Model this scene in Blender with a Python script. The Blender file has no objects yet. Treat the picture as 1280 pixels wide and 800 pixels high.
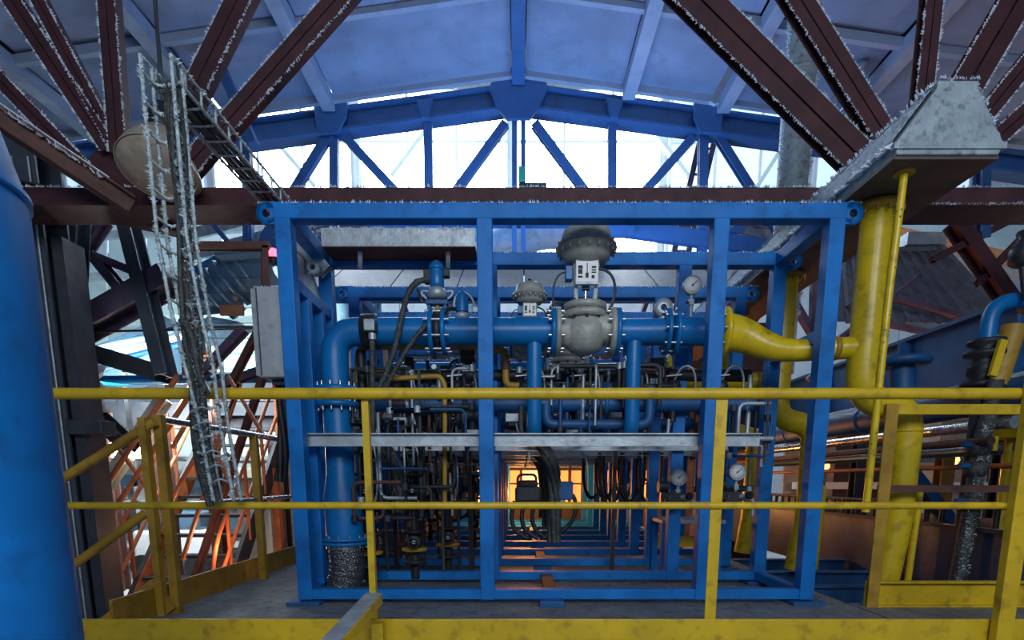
import bpy, bmesh, math, random
from mathutils import Vector as V, Matrix
random.seed(7)
PI = math.pi
scene = bpy.context.scene
C = scene.collection
# ------------------------------------------------------------------ camera, world, light, exposure
H = 0.82                                     # eye height above the steel deck
TH = math.atan(113/700)
cam_data = bpy.data.cameras.new('camera')
cam = bpy.data.objects.new('camera', cam_data); C.objects.link(cam)
cam.location = (0, 0, H); cam.rotation_euler = (PI/2-TH, 0, 0)
cam_data.sensor_width = 36; cam_data.lens = 700/1280*36
cam_data.shift_x = -8/1280; cam_data.shift_y = 313/1280
cam_data.clip_start = 0.05; cam_data.clip_end = 200
scene.camera = cam
world = bpy.data.worlds.new('world'); scene.world = world; world.use_nodes = True
world.node_tree.nodes['Background'].inputs[0].default_value = (0.30, 0.52, 1.0, 1)
world.node_tree.nodes['Background'].inputs[1].default_value = 0.22
def lamp(name, kind, loc, energy, color, size=1.0, size_y=None, target=None, **k):
    d = bpy.data.lights.new(name, kind); d.energy = energy; d.color = color
    if kind == 'AREA':
        d.size = size
        if size_y: d.shape = 'RECTANGLE'; d.size_y = size_y
    else: d.shadow_soft_size = size
    for a, b in k.items(): setattr(d, a, b)
    o = bpy.data.objects.new(name, d); C.objects.link(o); o.location = loc
    if target is not None: o.rotation_euler = (V(target)-V(loc)).to_track_quat('-Z', 'Y').to_euler()
    return o
lamp('fill_behind_viewer', 'AREA', (1.0, -3.4, 4.0), 315, (0.88, 0.94, 1.0), 5, 2, target=(0, 5, 1.0))  # added front fill for the near railing and frames
lamp('blue_ceiling_fill', 'AREA', (0.3, 8.1, 3.7), 120, (0.32, 0.56, 1.0), 5, 0.8, target=(0.3, 7.9, 8))  # unseen fill added to turn the ceiling blue; no fixture belongs to it
lamp('rooflight_daylight', 'AREA', (0, 12.2, 10.6), 900, (0.66, 0.82, 1.0), 14, 4, target=(0, 16.4, 2.0))
lamp('lamp_in_furnace_bay', 'POINT', (0.1, 9.25, 0.6), 100, (1.0, 0.36, 0.08), 0.12)
lamp('lamp_in_furnace_bay_right', 'POINT', (2.5, 9.25, 0.6), 70, (1.0, 0.36, 0.08), 0.12)
lamp('lamp_by_stairs', 'POINT', (-5.15, 8.6, 1.45), 110, (1.0, 0.90, 0.78), 0.12)
lamp('cool_bay_fill_left', 'AREA', (-5.5, 9.4, 3.4), 190, (0.78, 1.0, 0.96), 3, 1, target=(-5.5, 12, 3.2))  # unseen fill added to brighten the pale sheets of the left bay
lamp('cool_bay_fill_low', 'AREA', (-5.0, 7.6, 2.3), 230, (0.85, 0.95, 1.0), 2, 1, target=(-5.6, 10.5, 0))  # second added fill, whitens the lower part of the left bay
lamp('warm_lamp_under_stairs', 'POINT', (-3.3, 6.3, 0.1), 14, (1.0, 0.45, 0.20), 0.12)
lamp('warm_lamp_right_bay', 'POINT', (5.2, 6.9, 0.9), 60, (1.0, 0.42, 0.16), 0.12)
lamp('warm_lamp_plank_roof', 'POINT', (8.2, 8.0, 2.4), 110, (1.0, 0.74, 0.55), 0.15)
scene.view_settings.view_transform = 'Standard'; scene.view_settings.look = 'None'
scene.view_settings.exposure = 0.0; scene.view_settings.gamma = 1.0
scene.view_settings.use_curve_mapping = False
# ------------------------------------------------------------------ helpers
cT, sT = math.cos(TH), math.sin(TH)
def at(px, py, Y):
    """the world point at distance Y seen at a photograph pixel"""
    a = (px-648)/700; b = (713-py)/700
    Z = Y*(b*cT-sT)/(cT+b*sT); d = Y*cT-Z*sT
    return V((a*d, Y, Z+H))
def nt(m): return m.node_tree.nodes, m.node_tree.links
def paint(name, col, rough=0.45, metal=0.0, var=0.25, scale=6.0, dirt=None, dirt_amt=0.35, bump=0.15, bscale=60, spec=0.5):
    """painted / bare surface: tone varied by noise, blotches of dirt, fine relief"""
    m = bpy.data.materials.new(name); m.use_nodes = True
    N, L = nt(m); p = N['Principled BSDF']
    tc = N.new('ShaderNodeTexCoord')
    n1 = N.new('ShaderNodeTexNoise'); n1.inputs['Scale'].default_value = scale; n1.inputs['Detail'].default_value = 5
    L.new(tc.outputs['Object'], n1.inputs['Vector'])
    r1 = N.new('ShaderNodeValToRGB'); e = r1.color_ramp.elements
    e[0].position = 0.3; e[1].position = 0.7
    e[0].color = tuple(c*(1-var) for c in col)+(1,); e[1].color = tuple(min(1, c*(1+var)) for c in col)+(1,)
    L.new(n1.outputs['Fac'], r1.inputs['Fac'])
    mix = N.new('ShaderNodeMix'); mix.data_type = 'RGBA'
    n2 = N.new('ShaderNodeTexNoise'); n2.inputs['Scale'].default_value = scale*2.7; n2.inputs['Detail'].default_value = 8
    L.new(tc.outputs['Object'], n2.inputs['Vector'])
    mr = N.new('ShaderNodeMapRange'); mr.inputs[1].default_value = 0.52; mr.inputs[2].default_value = 0.75
    mr.inputs[4].default_value = dirt_amt
    L.new(n2.outputs['Fac'], mr.inputs[0]); L.new(mr.outputs[0], mix.inputs['Factor'])
    L.new(r1.outputs['Color'], mix.inputs['A'])
    mix.inputs['B'].default_value = (dirt or (0.04, 0.035, 0.03))+(1,)
    L.new(mix.outputs['Result'], p.inputs['Base Color'])
    p.inputs['Metallic'].default_value = metal
    p.inputs['Specular IOR Level'].default_value = spec
    ra = N.new('ShaderNodeMapRange'); ra.inputs[3].default_value = max(0.05, rough-0.1); ra.inputs[4].default_value = min(1, rough+0.15)
    L.new(n2.outputs['Fac'], ra.inputs[0]); L.new(ra.outputs[0], p.inputs['Roughness'])
    if bump:
        n3 = N.new('ShaderNodeTexNoise'); n3.inputs['Scale'].default_value = bscale; n3.inputs['Detail'].default_value = 3
        L.new(tc.outputs['Object'], n3.inputs['Vector'])
        bp = N.new('ShaderNodeBump'); bp.inputs['Strength'].default_value = bump; bp.inputs['Distance'].default_value = 0.01
        L.new(n3.outputs['Fac'], bp.inputs['Height']); L.new(bp.outputs[0], p.inputs['Normal'])
    return m
def emit(name, col, strength):
    m = bpy.data.materials.new(name); m.use_nodes = True
    N, L = nt(m); p = N['Principled BSDF']
    p.inputs['Base Color'].default_value = col+(1,); p.inputs['Emission Color'].default_value = col+(1,)
    p.inputs['Emission Strength'].default_value = strength
    return m
def braid(name):
    m = paint(name, (0.17, 0.18, 0.19), 0.38, 0.75, 0.3, 12, bump=0)
    N, L = nt(m); p = N['Principled BSDF']
    tc = N.new('ShaderNodeTexCoord'); w = N.new('ShaderNodeTexVoronoi'); w.inputs['Scale'].default_value = 75
    L.new(tc.outputs['Object'], w.inputs['Vector'])
    bp = N.new('ShaderNodeBump'); bp.inputs['Strength'].default_value = 0.8; bp.inputs['Distance'].default_value = 0.01
    L.new(w.outputs['Distance'], bp.inputs['Height']); L.new(bp.outputs[0], p.inputs['Normal'])
    return m
def perforated(name):
    m = paint(name, (0.20, 0.24, 0.30), 0.5, 0.3, 0.15, 4, bump=0)
    N, L = nt(m); p = N['Principled BSDF']
    tc = N.new('ShaderNodeTexCoord'); v = N.new('ShaderNodeTexVoronoi'); v.inputs['Scale'].default_value = 14; v.inputs['Randomness'].default_value = 0
    L.new(tc.outputs['Object'], v.inputs['Vector'])
    r = N.new('ShaderNodeMapRange'); r.inputs[1].default_value = 0.28; r.inputs[2].default_value = 0.34
    L.new(v.outputs['Distance'], r.inputs[0])
    mx = N.new('ShaderNodeMix'); mx.data_type = 'RGBA'; mx.inputs['A'].default_value = (0.008, 0.011, 0.017, 1); mx.inputs['B'].default_value = (0.030, 0.040, 0.056, 1)
    L.new(r.outputs[0], mx.inputs['Factor']); L.new(mx.outputs['Result'], p.inputs['Base Color'])
    return m
M = dict(
    blue=paint('blue_paint', (0.003, 0.165, 0.52), 0.5, spec=0.3, var=0.18, scale=4, dirt=(0.01, 0.04, 0.12), dirt_amt=0.45, bump=0.05),
    pipe_blue=paint('pipe_blue_paint', (0.003, 0.15, 0.42), 0.33, spec=0.4, var=0.15, scale=3, dirt=(0.01, 0.05, 0.12), dirt_amt=0.4, bump=0.04),
    dull_blue=paint('dull_blue_paint', (0.006, 0.085, 0.25), 0.5, var=0.25, scale=4, dirt_amt=0.5),
    truss_blue=paint('truss_blue_cast', (0.025, 0.10, 0.28), 0.6, var=0.15, scale=3, dirt_amt=0.3),  # blue of the surrounding light put into the truss colour
    yellow=paint('yellow_paint', (0.62, 0.41, 0.012), 0.38, var=0.14, scale=5, dirt=(0.10, 0.06, 0.01), dirt_amt=0.55, bump=0.08),
    ochre=paint('old_yellow_paint', (0.38, 0.22, 0.02), 0.5, var=0.2, scale=5, dirt=(0.08, 0.04, 0.01), dirt_amt=0.5),
    pipe_yellow=paint('pipe_yellow_paint', (0.66, 0.47, 0.008), 0.3, var=0.12, scale=4, dirt=(0.10, 0.06, 0.01), dirt_amt=0.6, bump=0.05),
    oxide=paint('red_oxide_paint', (0.060, 0.016, 0.022), 0.6, var=0.35, scale=5, dirt=(0.02, 0.01, 0.012)),
    rust=paint('rust_brown_steel', (0.105, 0.042, 0.032), 0.65, var=0.35, scale=6),
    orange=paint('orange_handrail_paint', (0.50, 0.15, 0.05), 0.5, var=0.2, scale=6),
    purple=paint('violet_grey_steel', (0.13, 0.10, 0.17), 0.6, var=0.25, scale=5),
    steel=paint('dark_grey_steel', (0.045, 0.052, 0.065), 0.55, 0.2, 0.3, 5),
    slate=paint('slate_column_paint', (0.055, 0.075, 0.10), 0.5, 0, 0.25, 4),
    galv=paint('galvanised_steel', (0.40, 0.46, 0.50), 0.45, 0.45, 0.22, 9, dirt=(0.12, 0.12, 0.12)),
    cabinet=paint('pale_grey_cabinet_paint', (0.36, 0.40, 0.43), 0.5, 0, 0.12, 7, dirt_amt=0.3),
    valve=paint('olive_grey_valve_enamel', (0.37, 0.385, 0.34), 0.42, 0.1, 0.18, 9, dirt=(0.10, 0.10, 0.08), bump=0.3, bscale=90),
    chrome=paint('bright_steel', (0.62, 0.62, 0.62), 0.25, 0.9, 0.1, 12, bump=0),
    black=paint('black_rubber', (0.014, 0.015, 0.017), 0.5, 0, 0.4, 12, bump=0.4),
    dark=paint('dark_machine_paint', (0.02, 0.024, 0.03), 0.5, 0.2, 0.4, 8),
    cable=paint('grimy_cable', (0.035, 0.042, 0.040), 0.55, 0, 0.5, 18, dirt=(0.20, 0.24, 0.25), dirt_amt=0.5, bump=0.6, bscale=120),
    duct=paint('frosted_duct_sheet', (0.30, 0.38, 0.42), 0.6, 0.15, 0.22, 9, dirt=(0.07, 0.09, 0.11), dirt_amt=0.8, bump=0.35, bscale=70),
    duct_dark=paint('dark_duct_sheet', (0.085, 0.065, 0.06), 0.6, 0.1, 0.4, 5, dirt=(0.16, 0.07, 0.04), dirt_amt=0.4),
    frost=paint('frost', (0.66, 0.76, 0.86), 0.7, 0, 0.12, 40, dirt=(0.4, 0.5, 0.6), dirt_amt=0.3, bump=0.5, bscale=150),
    crust=paint('snow_crust', (0.50, 0.60, 0.68), 0.8, 0, 0.2, 22, dirt=(0.08, 0.10, 0.13), dirt_amt=0.95, bump=1.0, bscale=70),
    frosty=paint('frost_grown_wire', (0.50, 0.60, 0.62), 0.7, 0, 0.35, 30, dirt=(0.08, 0.10, 0.10), dirt_amt=0.6, bump=0.8, bscale=150),
    ceiling=paint('concrete_roof_slab', (0.17, 0.235, 0.37), 0.85, 0, 0.18, 1.5, dirt=(0.12, 0.14, 0.19), dirt_amt=0.5, bump=0.3, bscale=30),  # slab colour shifted blue to carry part of the blue light
    rib=paint('concrete_rib', (0.24, 0.31, 0.44), 0.8, 0, 0.12, 2, dirt_amt=0.15),
    white=paint('white_cladding', (0.72, 0.78, 0.80), 0.6, 0, 0.06, 1.2, dirt=(0.4, 0.45, 0.47), dirt_amt=0.4, bump=0.05),
    pale=paint('pale_green_sheet', (0.50, 0.60, 0.58), 0.6, 0, 0.10, 1.2, dirt=(0.3, 0.36, 0.36), dirt_amt=0.4),
    bluesheet=paint('blue_grey_duct_sheet', (0.10, 0.20, 0.30), 0.35, 0.35, 0.2, 2),
    darkwall=paint('dark_wall', (0.045, 0.06, 0.085), 0.85, 0, 0.3, 1.5),
    brownwall=paint('sooty_cabin_cladding', (0.06, 0.045, 0.045), 0.75, 0, 0.3, 2),
    deck=paint('deck_plate', (0.17, 0.185, 0.20), 0.6, 0.15, 0.25, 6, dirt=(0.04, 0.045, 0.05), dirt_amt=0.8, bump=0.5, bscale=40),
    floor=paint('hall_floor', (0.38, 0.38, 0.38), 0.7, 0, 0.2, 2, dirt_amt=0.3),
    wood=paint('old_wood', (0.22, 0.09, 0.045), 0.75, 0, 0.3, 8),
    plank=paint('orange_roof_plank', (0.62, 0.22, 0.08), 0.75, 0, 0.3, 3),  # orange is the base colour of these planks
    tile=paint('grey_roof_sheet', (0.17, 0.17, 0.20), 0.6, 0.1, 0.25, 6),
    sand=paint('beige_lamp_enamel', (0.42, 0.36, 0.28), 0.45, 0, 0.2, 6),
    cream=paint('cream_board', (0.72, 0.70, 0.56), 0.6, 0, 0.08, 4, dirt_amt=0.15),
    dial=paint('white_dial', (0.80, 0.82, 0.82), 0.4, 0, 0.03, 5, dirt_amt=0.05, bump=0),
    ink=paint('black_print', (0.02, 0.02, 0.02), 0.6, 0, 0.1, 5, bump=0),
    green=paint('green_enamel', (0.02, 0.30, 0.20), 0.5, 0, 0.1, 5),
    sheet=paint('white_plastic_sheet', (0.75, 0.80, 0.85), 0.5, 0, 0.05, 3, dirt_amt=0.1, bump=0.4, bscale=9),
    braid=braid('braided_steel_hose'), perf=perforated('perforated_sheet'),
    sky=emit('daylight_glazing', (0.80, 0.90, 1.0), 16.0),
    skyslit=emit('hazy_glazing', (0.60, 0.78, 1.0), 0.85),
    furnace=emit('furnace_glow', (1.0, 0.30, 0.07), 1.5), furnace_hot=emit('furnace_heart', (1.0, 0.42, 0.12), 4.0),
    tubelamp=emit('white_lamp', (1.0, 0.92, 0.78), 60.0),
    redlamp=emit('red_signal_lamp', (1.0, 0.03, 0.05), 14.0),
    ember=emit('amber_lamp', (1.0, 0.35, 0.10), 4.0),
    trough=paint('blued_trough_steel', (0.07, 0.10, 0.19), 0.38, 0.55, 0.3, 4), paleblue=paint('pale_blue_lagging', (0.34, 0.55, 0.80), 0.45, 0, 0.12, 3),
)
def fil(pts, r, n=5):
    """round the corners of a polyline"""
    pts = [V(p) for p in pts]; out = [pts[0]]
    for i in range(1, len(pts)-1):
        a, b, c = pts[i-1], pts[i], pts[i+1]
        u = (a-b); w = (c-b); rr = min(r, u.length*0.49, w.length*0.49)
        u.normalize(); w.normalize(); p, q = b+u*rr, b+w*rr
        for k in range(n+1):
            t = k/n; out.append(p*(1-t)**2+b*2*t*(1-t)+q*t*t)
    out.append(pts[-1]); return out
def bez(p0, p1, p2, p3, n=14):
    p0, p1, p2, p3 = map(V, (p0, p1, p2, p3))
    return [p0*(1-t)**3+p1*3*t*(1-t)**2+p2*3*t*t*(1-t)+p3*t**3 for t in [k/n for k in range(n+1)]]
class MB:
    """collects shapes, in world coordinates, into ONE mesh object"""
    def __init__(s): s.v = []; s.f = []; s.sm = []
    def add(s, vs, fs, smooth=False):
        o = len(s.v); s.v += [tuple(v) for v in vs]; s.f += [tuple(i+o for i in f) for f in fs]; s.sm += [smooth]*len(fs); return s
    def box(s, c, d, rz=0):
        x, y, z = d[0]/2, d[1]/2, d[2]/2
        R = Matrix.Rotation(rz, 3, 'Z'); c = V(c)
        vs = [c+R@V((i*x, j*y, k*z)) for i in (-1, 1) for j in (-1, 1) for k in (-1, 1)]
        return s.add(vs, [(0, 1, 3, 2), (4, 6, 7, 5), (0, 4, 5, 1), (2, 3, 7, 6), (0, 2, 6, 4), (1, 5, 7, 3)])
    def prof(s, p0, p1, poly, up=(0, 0, 1)):
        """extrude a closed profile (side, up) from p0 to p1"""
        p0, p1 = V(p0), V(p1); d = (p1-p0).normalized(); up = V(up)
        if abs(d.dot(up)) > 0.98: up = V((0, 1, 0))
        sd = d.cross(up).normalized(); u = sd.cross(d); n = len(poly)
        vs = [p+sd*a+u*b for p in (p0, p1) for a, b in poly]
        fs = [(i, (i+1) % n, n+(i+1) % n, n+i) for i in range(n)]
        return s.add(vs, fs+[tuple(reversed(range(n))), tuple(range(n, 2*n))])
    def bar(s, p0, p1, w, h=None, up=(0, 0, 1)):
        h = h or w
        return s.prof(p0, p1, [(-w/2, -h/2), (w/2, -h/2), (w/2, h/2), (-w/2, h/2)], up)
    def ib(s, p0, p1, w, h, t=0.014, up=(0, 0, 1)):
        a, b, k = w/2, h/2, t/2
        return s.prof(p0, p1, [(-a, -b), (a, -b), (a, -b+t), (k, -b+t), (k, b-t), (a, b-t), (a, b), (-a, b), (-a, b-t), (-k, b-t), (-k, -b+t), (-a, -b+t)], up)
    def ch(s, p0, p1, w, h, t=0.01, up=(0, 0, 1)):
        a, b = w/2, h/2
        return s.prof(p0, p1, [(-a, -b), (a, -b), (a, -b+t), (-a+t, -b+t), (-a+t, b-t), (a, b-t), (a, b), (-a, b)], up)
    def ang(s, p0, p1, w, t=0.008, up=(0, 0, 1)):
        a = w/2
        return s.prof(p0, p1, [(-a, -a), (a, -a), (a, -a+t), (-a+t, -a+t), (-a+t, a), (-a, a)], up)
    def tube(s, pts, r, seg=12, cap=True):
        pts = [V(p) for p in pts]; n = len(pts); rs = r if isinstance(r, (list, tuple)) else [r]*n
        t0 = (pts[1]-pts[0]).normalized(); a = V((0, 0, 1)) if abs(t0.z) < 0.9 else V((1, 0, 0))
        nrm = t0.cross(a).normalized(); vs = []
        for i, p in enumerate(pts):
            t = (pts[min(i+1, n-1)]-pts[max(i-1, 0)])
            if t.length < 1e-9: t = t0
            t = t.normalized(); nrm = (nrm-t*nrm.dot(t)).normalized(); b = t.cross(nrm)
            vs += [p+(nrm*math.cos(2*PI*k/seg)+b*math.sin(2*PI*k/seg))*rs[i] for k in range(seg)]
        fs = [(i*seg+k, i*seg+(k+1) % seg, (i+1)*seg+(k+1) % seg, (i+1)*seg+k) for i in range(n-1) for k in range(seg)]
        s.add(vs, fs, True)
        if cap: s.add(vs[:seg], [tuple(reversed(range(seg)))]); s.add(vs[-seg:], [tuple(range(seg))])
        return s
    def cyl(s, p0, p1, r, r1=None, seg=16): return s.tube([p0, p1], [r, r if r1 is None else r1], seg)
    def lathe(s, prof, o, ax=(0, 0, 1), seg=24):
        """profile of (radius, height) about the axis through o"""
        o = V(o); ax = V(ax).normalized(); a = V((1, 0, 0)) if abs(ax.x) < 0.9 else V((0, 0, 1))
        u = ax.cross(a).normalized(); w = ax.cross(u); n = len(prof)
        vs = [o+ax*h+(u*math.cos(2*PI*k/seg)+w*math.sin(2*PI*k/seg))*max(r, 1e-4) for r, h in prof for k in range(seg)]
        fs = [(i*seg+k, i*seg+(k+1) % seg, (i+1)*seg+(k+1) % seg, (i+1)*seg+k) for i in range(n-1) for k in range(seg)]
        return s.add(vs, fs, True)
    def ring(s, o, ax, r0, r1, t, seg=24):
        h = t/2
        return s.lathe([(r0, -h), (r1, -h), (r1, h), (r0, h), (r0, -h)], o, ax, seg)
    def bolts(s, o, ax, R, n, r, l, ph=0):
        o = V(o); ax = V(ax).normalized(); a = V((1, 0, 0)) if abs(ax.x) < 0.9 else V((0, 0, 1))
        u = ax.cross(a).normalized(); w = ax.cross(u)
        for k in range(n):
            p = o+(u*math.cos(2*PI*(k+ph)/n)+w*math.sin(2*PI*(k+ph)/n))*R
            s.tube([p-ax*l/2, p+ax*l/2], r, 6)
        return s
    def plate(s, poly, y0, y1):
        """polygon of (x, z) points, thick from y0 to y1"""
        n = len(poly); vs = [V((x, y, z)) for y in (y0, y1) for x, z in poly]
        fs = [(i, (i+1) % n, n+(i+1) % n, n+i) for i in range(n)]
        return s.add(vs, fs+[tuple(reversed(range(n))), tuple(range(n, 2*n))])
    def frost(s, p0, p1, out, size=0.014, step=0.006, spread=0.006):
        """hoarfrost needles along an edge"""
        p0, p1, out = V(p0), V(p1), V(out).normalized(); d = p1-p0; L = d.length; n = max(2, int(L/step)); dn = d.normalized(); sd = dn.cross(out)
        ph = random.random()*9
        for i in range(n):
            t = random.random(); p = p0+d*t+sd*random.uniform(-spread, spread)
            k = 0.55+0.45*math.sin(t*L*17+ph)*math.sin(t*L*41+ph*2)
            l = size*random.uniform(0.35, 1.25)*(0.5+k); w = l*random.uniform(0.22, 0.5)
            tip = p+(out+V((random.uniform(-.6, .6), random.uniform(-.6, .6), random.uniform(-.6, .6)))*0.8).normalized()*l
            b = p-out*0.003
            s.add([b+dn*w, b-dn*w*0.5+sd*w*0.8, b-dn*w*0.5-sd*w*0.8, tip], [(0, 1, 3), (1, 2, 3), (2, 0, 3)])
        return s
    def build(s, name, mat, parent=None, kind=None, bev=0, label=None):
        me = bpy.data.meshes.new(name); off = V((0, 0, 0)); p = parent
        while p is not None: off += p.location; p = p.parent
        me.from_pydata([V(v)-off for v in s.v], [], s.f); me.polygons.foreach_set('use_smooth', s.sm)
        me.materials.append(M[mat] if isinstance(mat, str) else mat); me.update()
        bm = bmesh.new(); bm.from_mesh(me); bmesh.ops.recalc_face_normals(bm, faces=bm.faces); bm.to_mesh(me); bm.free()
        o = bpy.data.objects.new(name, me); C.objects.link(o); o.parent = parent
        if bev:
            b = o.modifiers.new('bevel', 'BEVEL'); b.width = bev; b.segments = 2; b.limit_method = 'ANGLE'; b.angle_limit = 0.9
        if kind: o['kind'] = kind
        if label: o['label'] = label
        return o
def thing(name, label, cat, loc=(0, 0, 0), group=None):
    o = bpy.data.objects.new(name, None); C.objects.link(o); o.location = loc; o.empty_display_size = 0.1
    return tag(o, label, cat, group)
def tag(o, label, cat, group=None):
    o['label'] = label; o['category'] = cat
    if group: o['group'] = group
    return o
def solo(name, mb, mat, label, cat, base, group=None, bev=0):
    """a thing that is one mesh, its origin at base"""
    me = mb.build(name, mat, None, None, bev); b = V(base)
    me.data.transform(Matrix.Translation(-b)); me.location = b
    return tag(me, label, cat, group)
def dup(o, shift, label=None, parent=None):
    c = o.copy(); C.objects.link(c); c.parent = parent
    if parent is None: c.location = o.location+V(shift); c['label'] = label or o['label']
    for ch in list(o.children): dup(ch, (0, 0, 0), None, c)
    return c
def struct(name, mb, mat, parent=None, bev=0):
    o = mb.build(name, mat, parent, None, bev)
    if parent is None: o['kind'] = 'structure'
    return o
def P(name, mat, parent, fn, *a, bev=0, kind=None, label=None, **k):
    """one part from one MB call"""
    mb = MB(); getattr(mb, fn)(*a, **k); return mb.build(name, mat, parent, kind, bev, label)
# ------------------------------------------------------------------ setting: floor, deck, walls, roof
ZF = -0.80
struct('floor', MB().box((0, 8, ZF-0.1), (32, 26, 0.2)), 'floor')
wl = struct('wall_left', MB().box((-9.0, 4, 2.9), (0.25, 11.2, 7.4)), 'darkwall')
for y in (-0.2, 2.6, 5.4, 8.2):
    P('wall_post', 'steel', wl, 'ib', (-8.72, y, ZF), (-8.72, y, 5.4), 0.28, 0.28, 0.02, up=(0, 1, 0))
struct('wall_right', MB().box((12.4, 4, 2.5), (0.25, 11.2, 6.6)), 'darkwall')
# tall bright hall beyond: end wall of upright sheets around one row of windows
wb = struct('wall_back', MB().box((0, 17.2, 5.3), (32, 0.2, 12.2)), 'white')
for k in range(26):
    x = -15.4+1.2*k
    P('cladding_sheet', 'white', wb, 'box', (x+0.6, 17.06+0.01*(k % 2), 2.9), (1.17, 0.06, 7.0), bev=0.01)
    P('cladding_sheet', 'white', wb, 'box', (x+0.6, 17.06+0.01*(k % 2), 11.32), (1.17, 0.06, 0.2), bev=0.01)
for z in (7.0, 11.25): P('sill_rail', 'galv', wb, 'box', (0, 16.95, z), (31, 0.12, 0.18))
for k, (xa, xb) in enumerate([(-12.5, -8.6), (-8.4, -4.6), (-4.4, -0.3), (-0.1, 3.9), (4.1, 7.9), (8.1, 12.5)]):
    w = struct('window_%d' % (k+1), MB().box(((xa+xb)/2, 17.0, 9.1), (xb-xa, 0.05, 4.2)), 'white')
    glow = 'sky' if 1 <= k <= 3 else 'skyslit'
    n = 3; dx = (xb-xa-0.1)/n
    for i in range(n):
        P('window_pane', glow, w, 'box', (xa+0.05+dx*(i+0.5), 16.95, 9.1), (dx-0.07, 0.03, 4.0))
        P('window_frame', 'white', w, 'box', (xa+0.05+dx*i, 16.93, 9.1), (0.07, 0.09, 4.2))
    P('window_frame', 'white', w, 'box', ((xa+xb)/2, 16.93, 9.9), (xb-xa, 0.1, 0.08))
struct('wall_back_left', MB().box((-15.8, 13.2, 5.3), (0.2, 8.2, 12.2)), 'white')
struct('wall_back_right', MB().box((15.8, 13.2, 5.3), (0.2, 8.2, 12.2)), 'white')
# gable roof of the near hall: concrete slabs between ribs that run along the hall
XS = [-9.0, -5.9, -4.2, -2.64, 0.0, 1.53, 2.85, 4.5, 6.6, 9.4, 12.4]
def roofz(x): return 5.44+H-0.125*abs(x)
ce = struct('ceiling', MB().plate([(-9.1, roofz(9.1)+0.42), (0, roofz(0)+0.42), (12.5, roofz(12.5)+0.42), (12.5, roofz(12.5)+0.5), (0, roofz(0)+0.5), (-9.1, roofz(9.1)+0.5)], -1.4, 8.75), 'darkwall')
ys = [8.72-1.32*k for k in range(8)]
for j in range(7):
    for i in range(len(XS)-1):
        xa, xb = XS[i]+0.1, XS[i+1]-0.1; dz = random.uniform(-0.03, 0.03); tl = random.uniform(-0.03, 0.03)
        ya, yb = ys[j+1]+0.02, ys[j]-0.02
        za, zb = roofz(xa)+0.12+dz, roofz(xb)+0.12+dz
        mb = MB(); vs = [(xa, ya, za+tl), (xb, ya, zb+tl), (xb, yb, zb-tl), (xa, yb, za-tl)]
        mb.add(vs+[(a, b, c+0.25) for a, b, c in vs], [(0, 1, 2, 3), (7, 6, 5, 4), (0, 4, 5, 1), (1, 5, 6, 2), (2, 6, 7, 3), (3, 7, 4, 0)])
        mb.build('roof_slab', 'ceiling', ce)
    # a lip where the slabs meet, along the slope
    for s0, s1 in ((XS[0], 0), (0, XS[-1])):
        P('slab_lip', 'rib', ce, 'bar', (s0, ys[j]-0.05, roofz(s0)+0.08), (s1, ys[j]-0.05, roofz(s1)+0.08), 0.07, 0.10)
for x in XS[1:-1]:
    P('roof_rib', 'rib' if x else 'truss_blue', ce, 'bar', (x, -1.3, roofz(x)+0.04), (x, 8.72, roofz(x)+0.04), 0.17, 0.16)
# the deck that carries the skid
dk = struct('floor_deck', MB().box((-0.02, 7.6, -0.06), (4.46, 9.4, 0.12)), 'deck')
P('deck_beam', 'dull_blue', dk, 'ib', (-2.0, 3.0, -0.27), (-2.0, 12.2, -0.27), 0.14, 0.28)
P('deck_beam', 'dull_blue', dk, 'ib', (2.0, 3.0, -0.27), (2.0, 12.2, -0.27), 0.14, 0.28)
struct('trim_1', MB().box((1.2, 2.9, -0.02), (8.6, 0.02, 0.22)), 'yellow', bev=0.003)          # front kick plate
struct('trim_2', MB().box((-2.235, 7.6, 0.03), (0.02, 9.2, 0.28)), 'ochre', bev=0.003)         # left kick plate
P('walkway_plate', 'deck', dk, 'box', (3.95, 3.3, -.05), (3.45, .8, .10))
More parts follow.
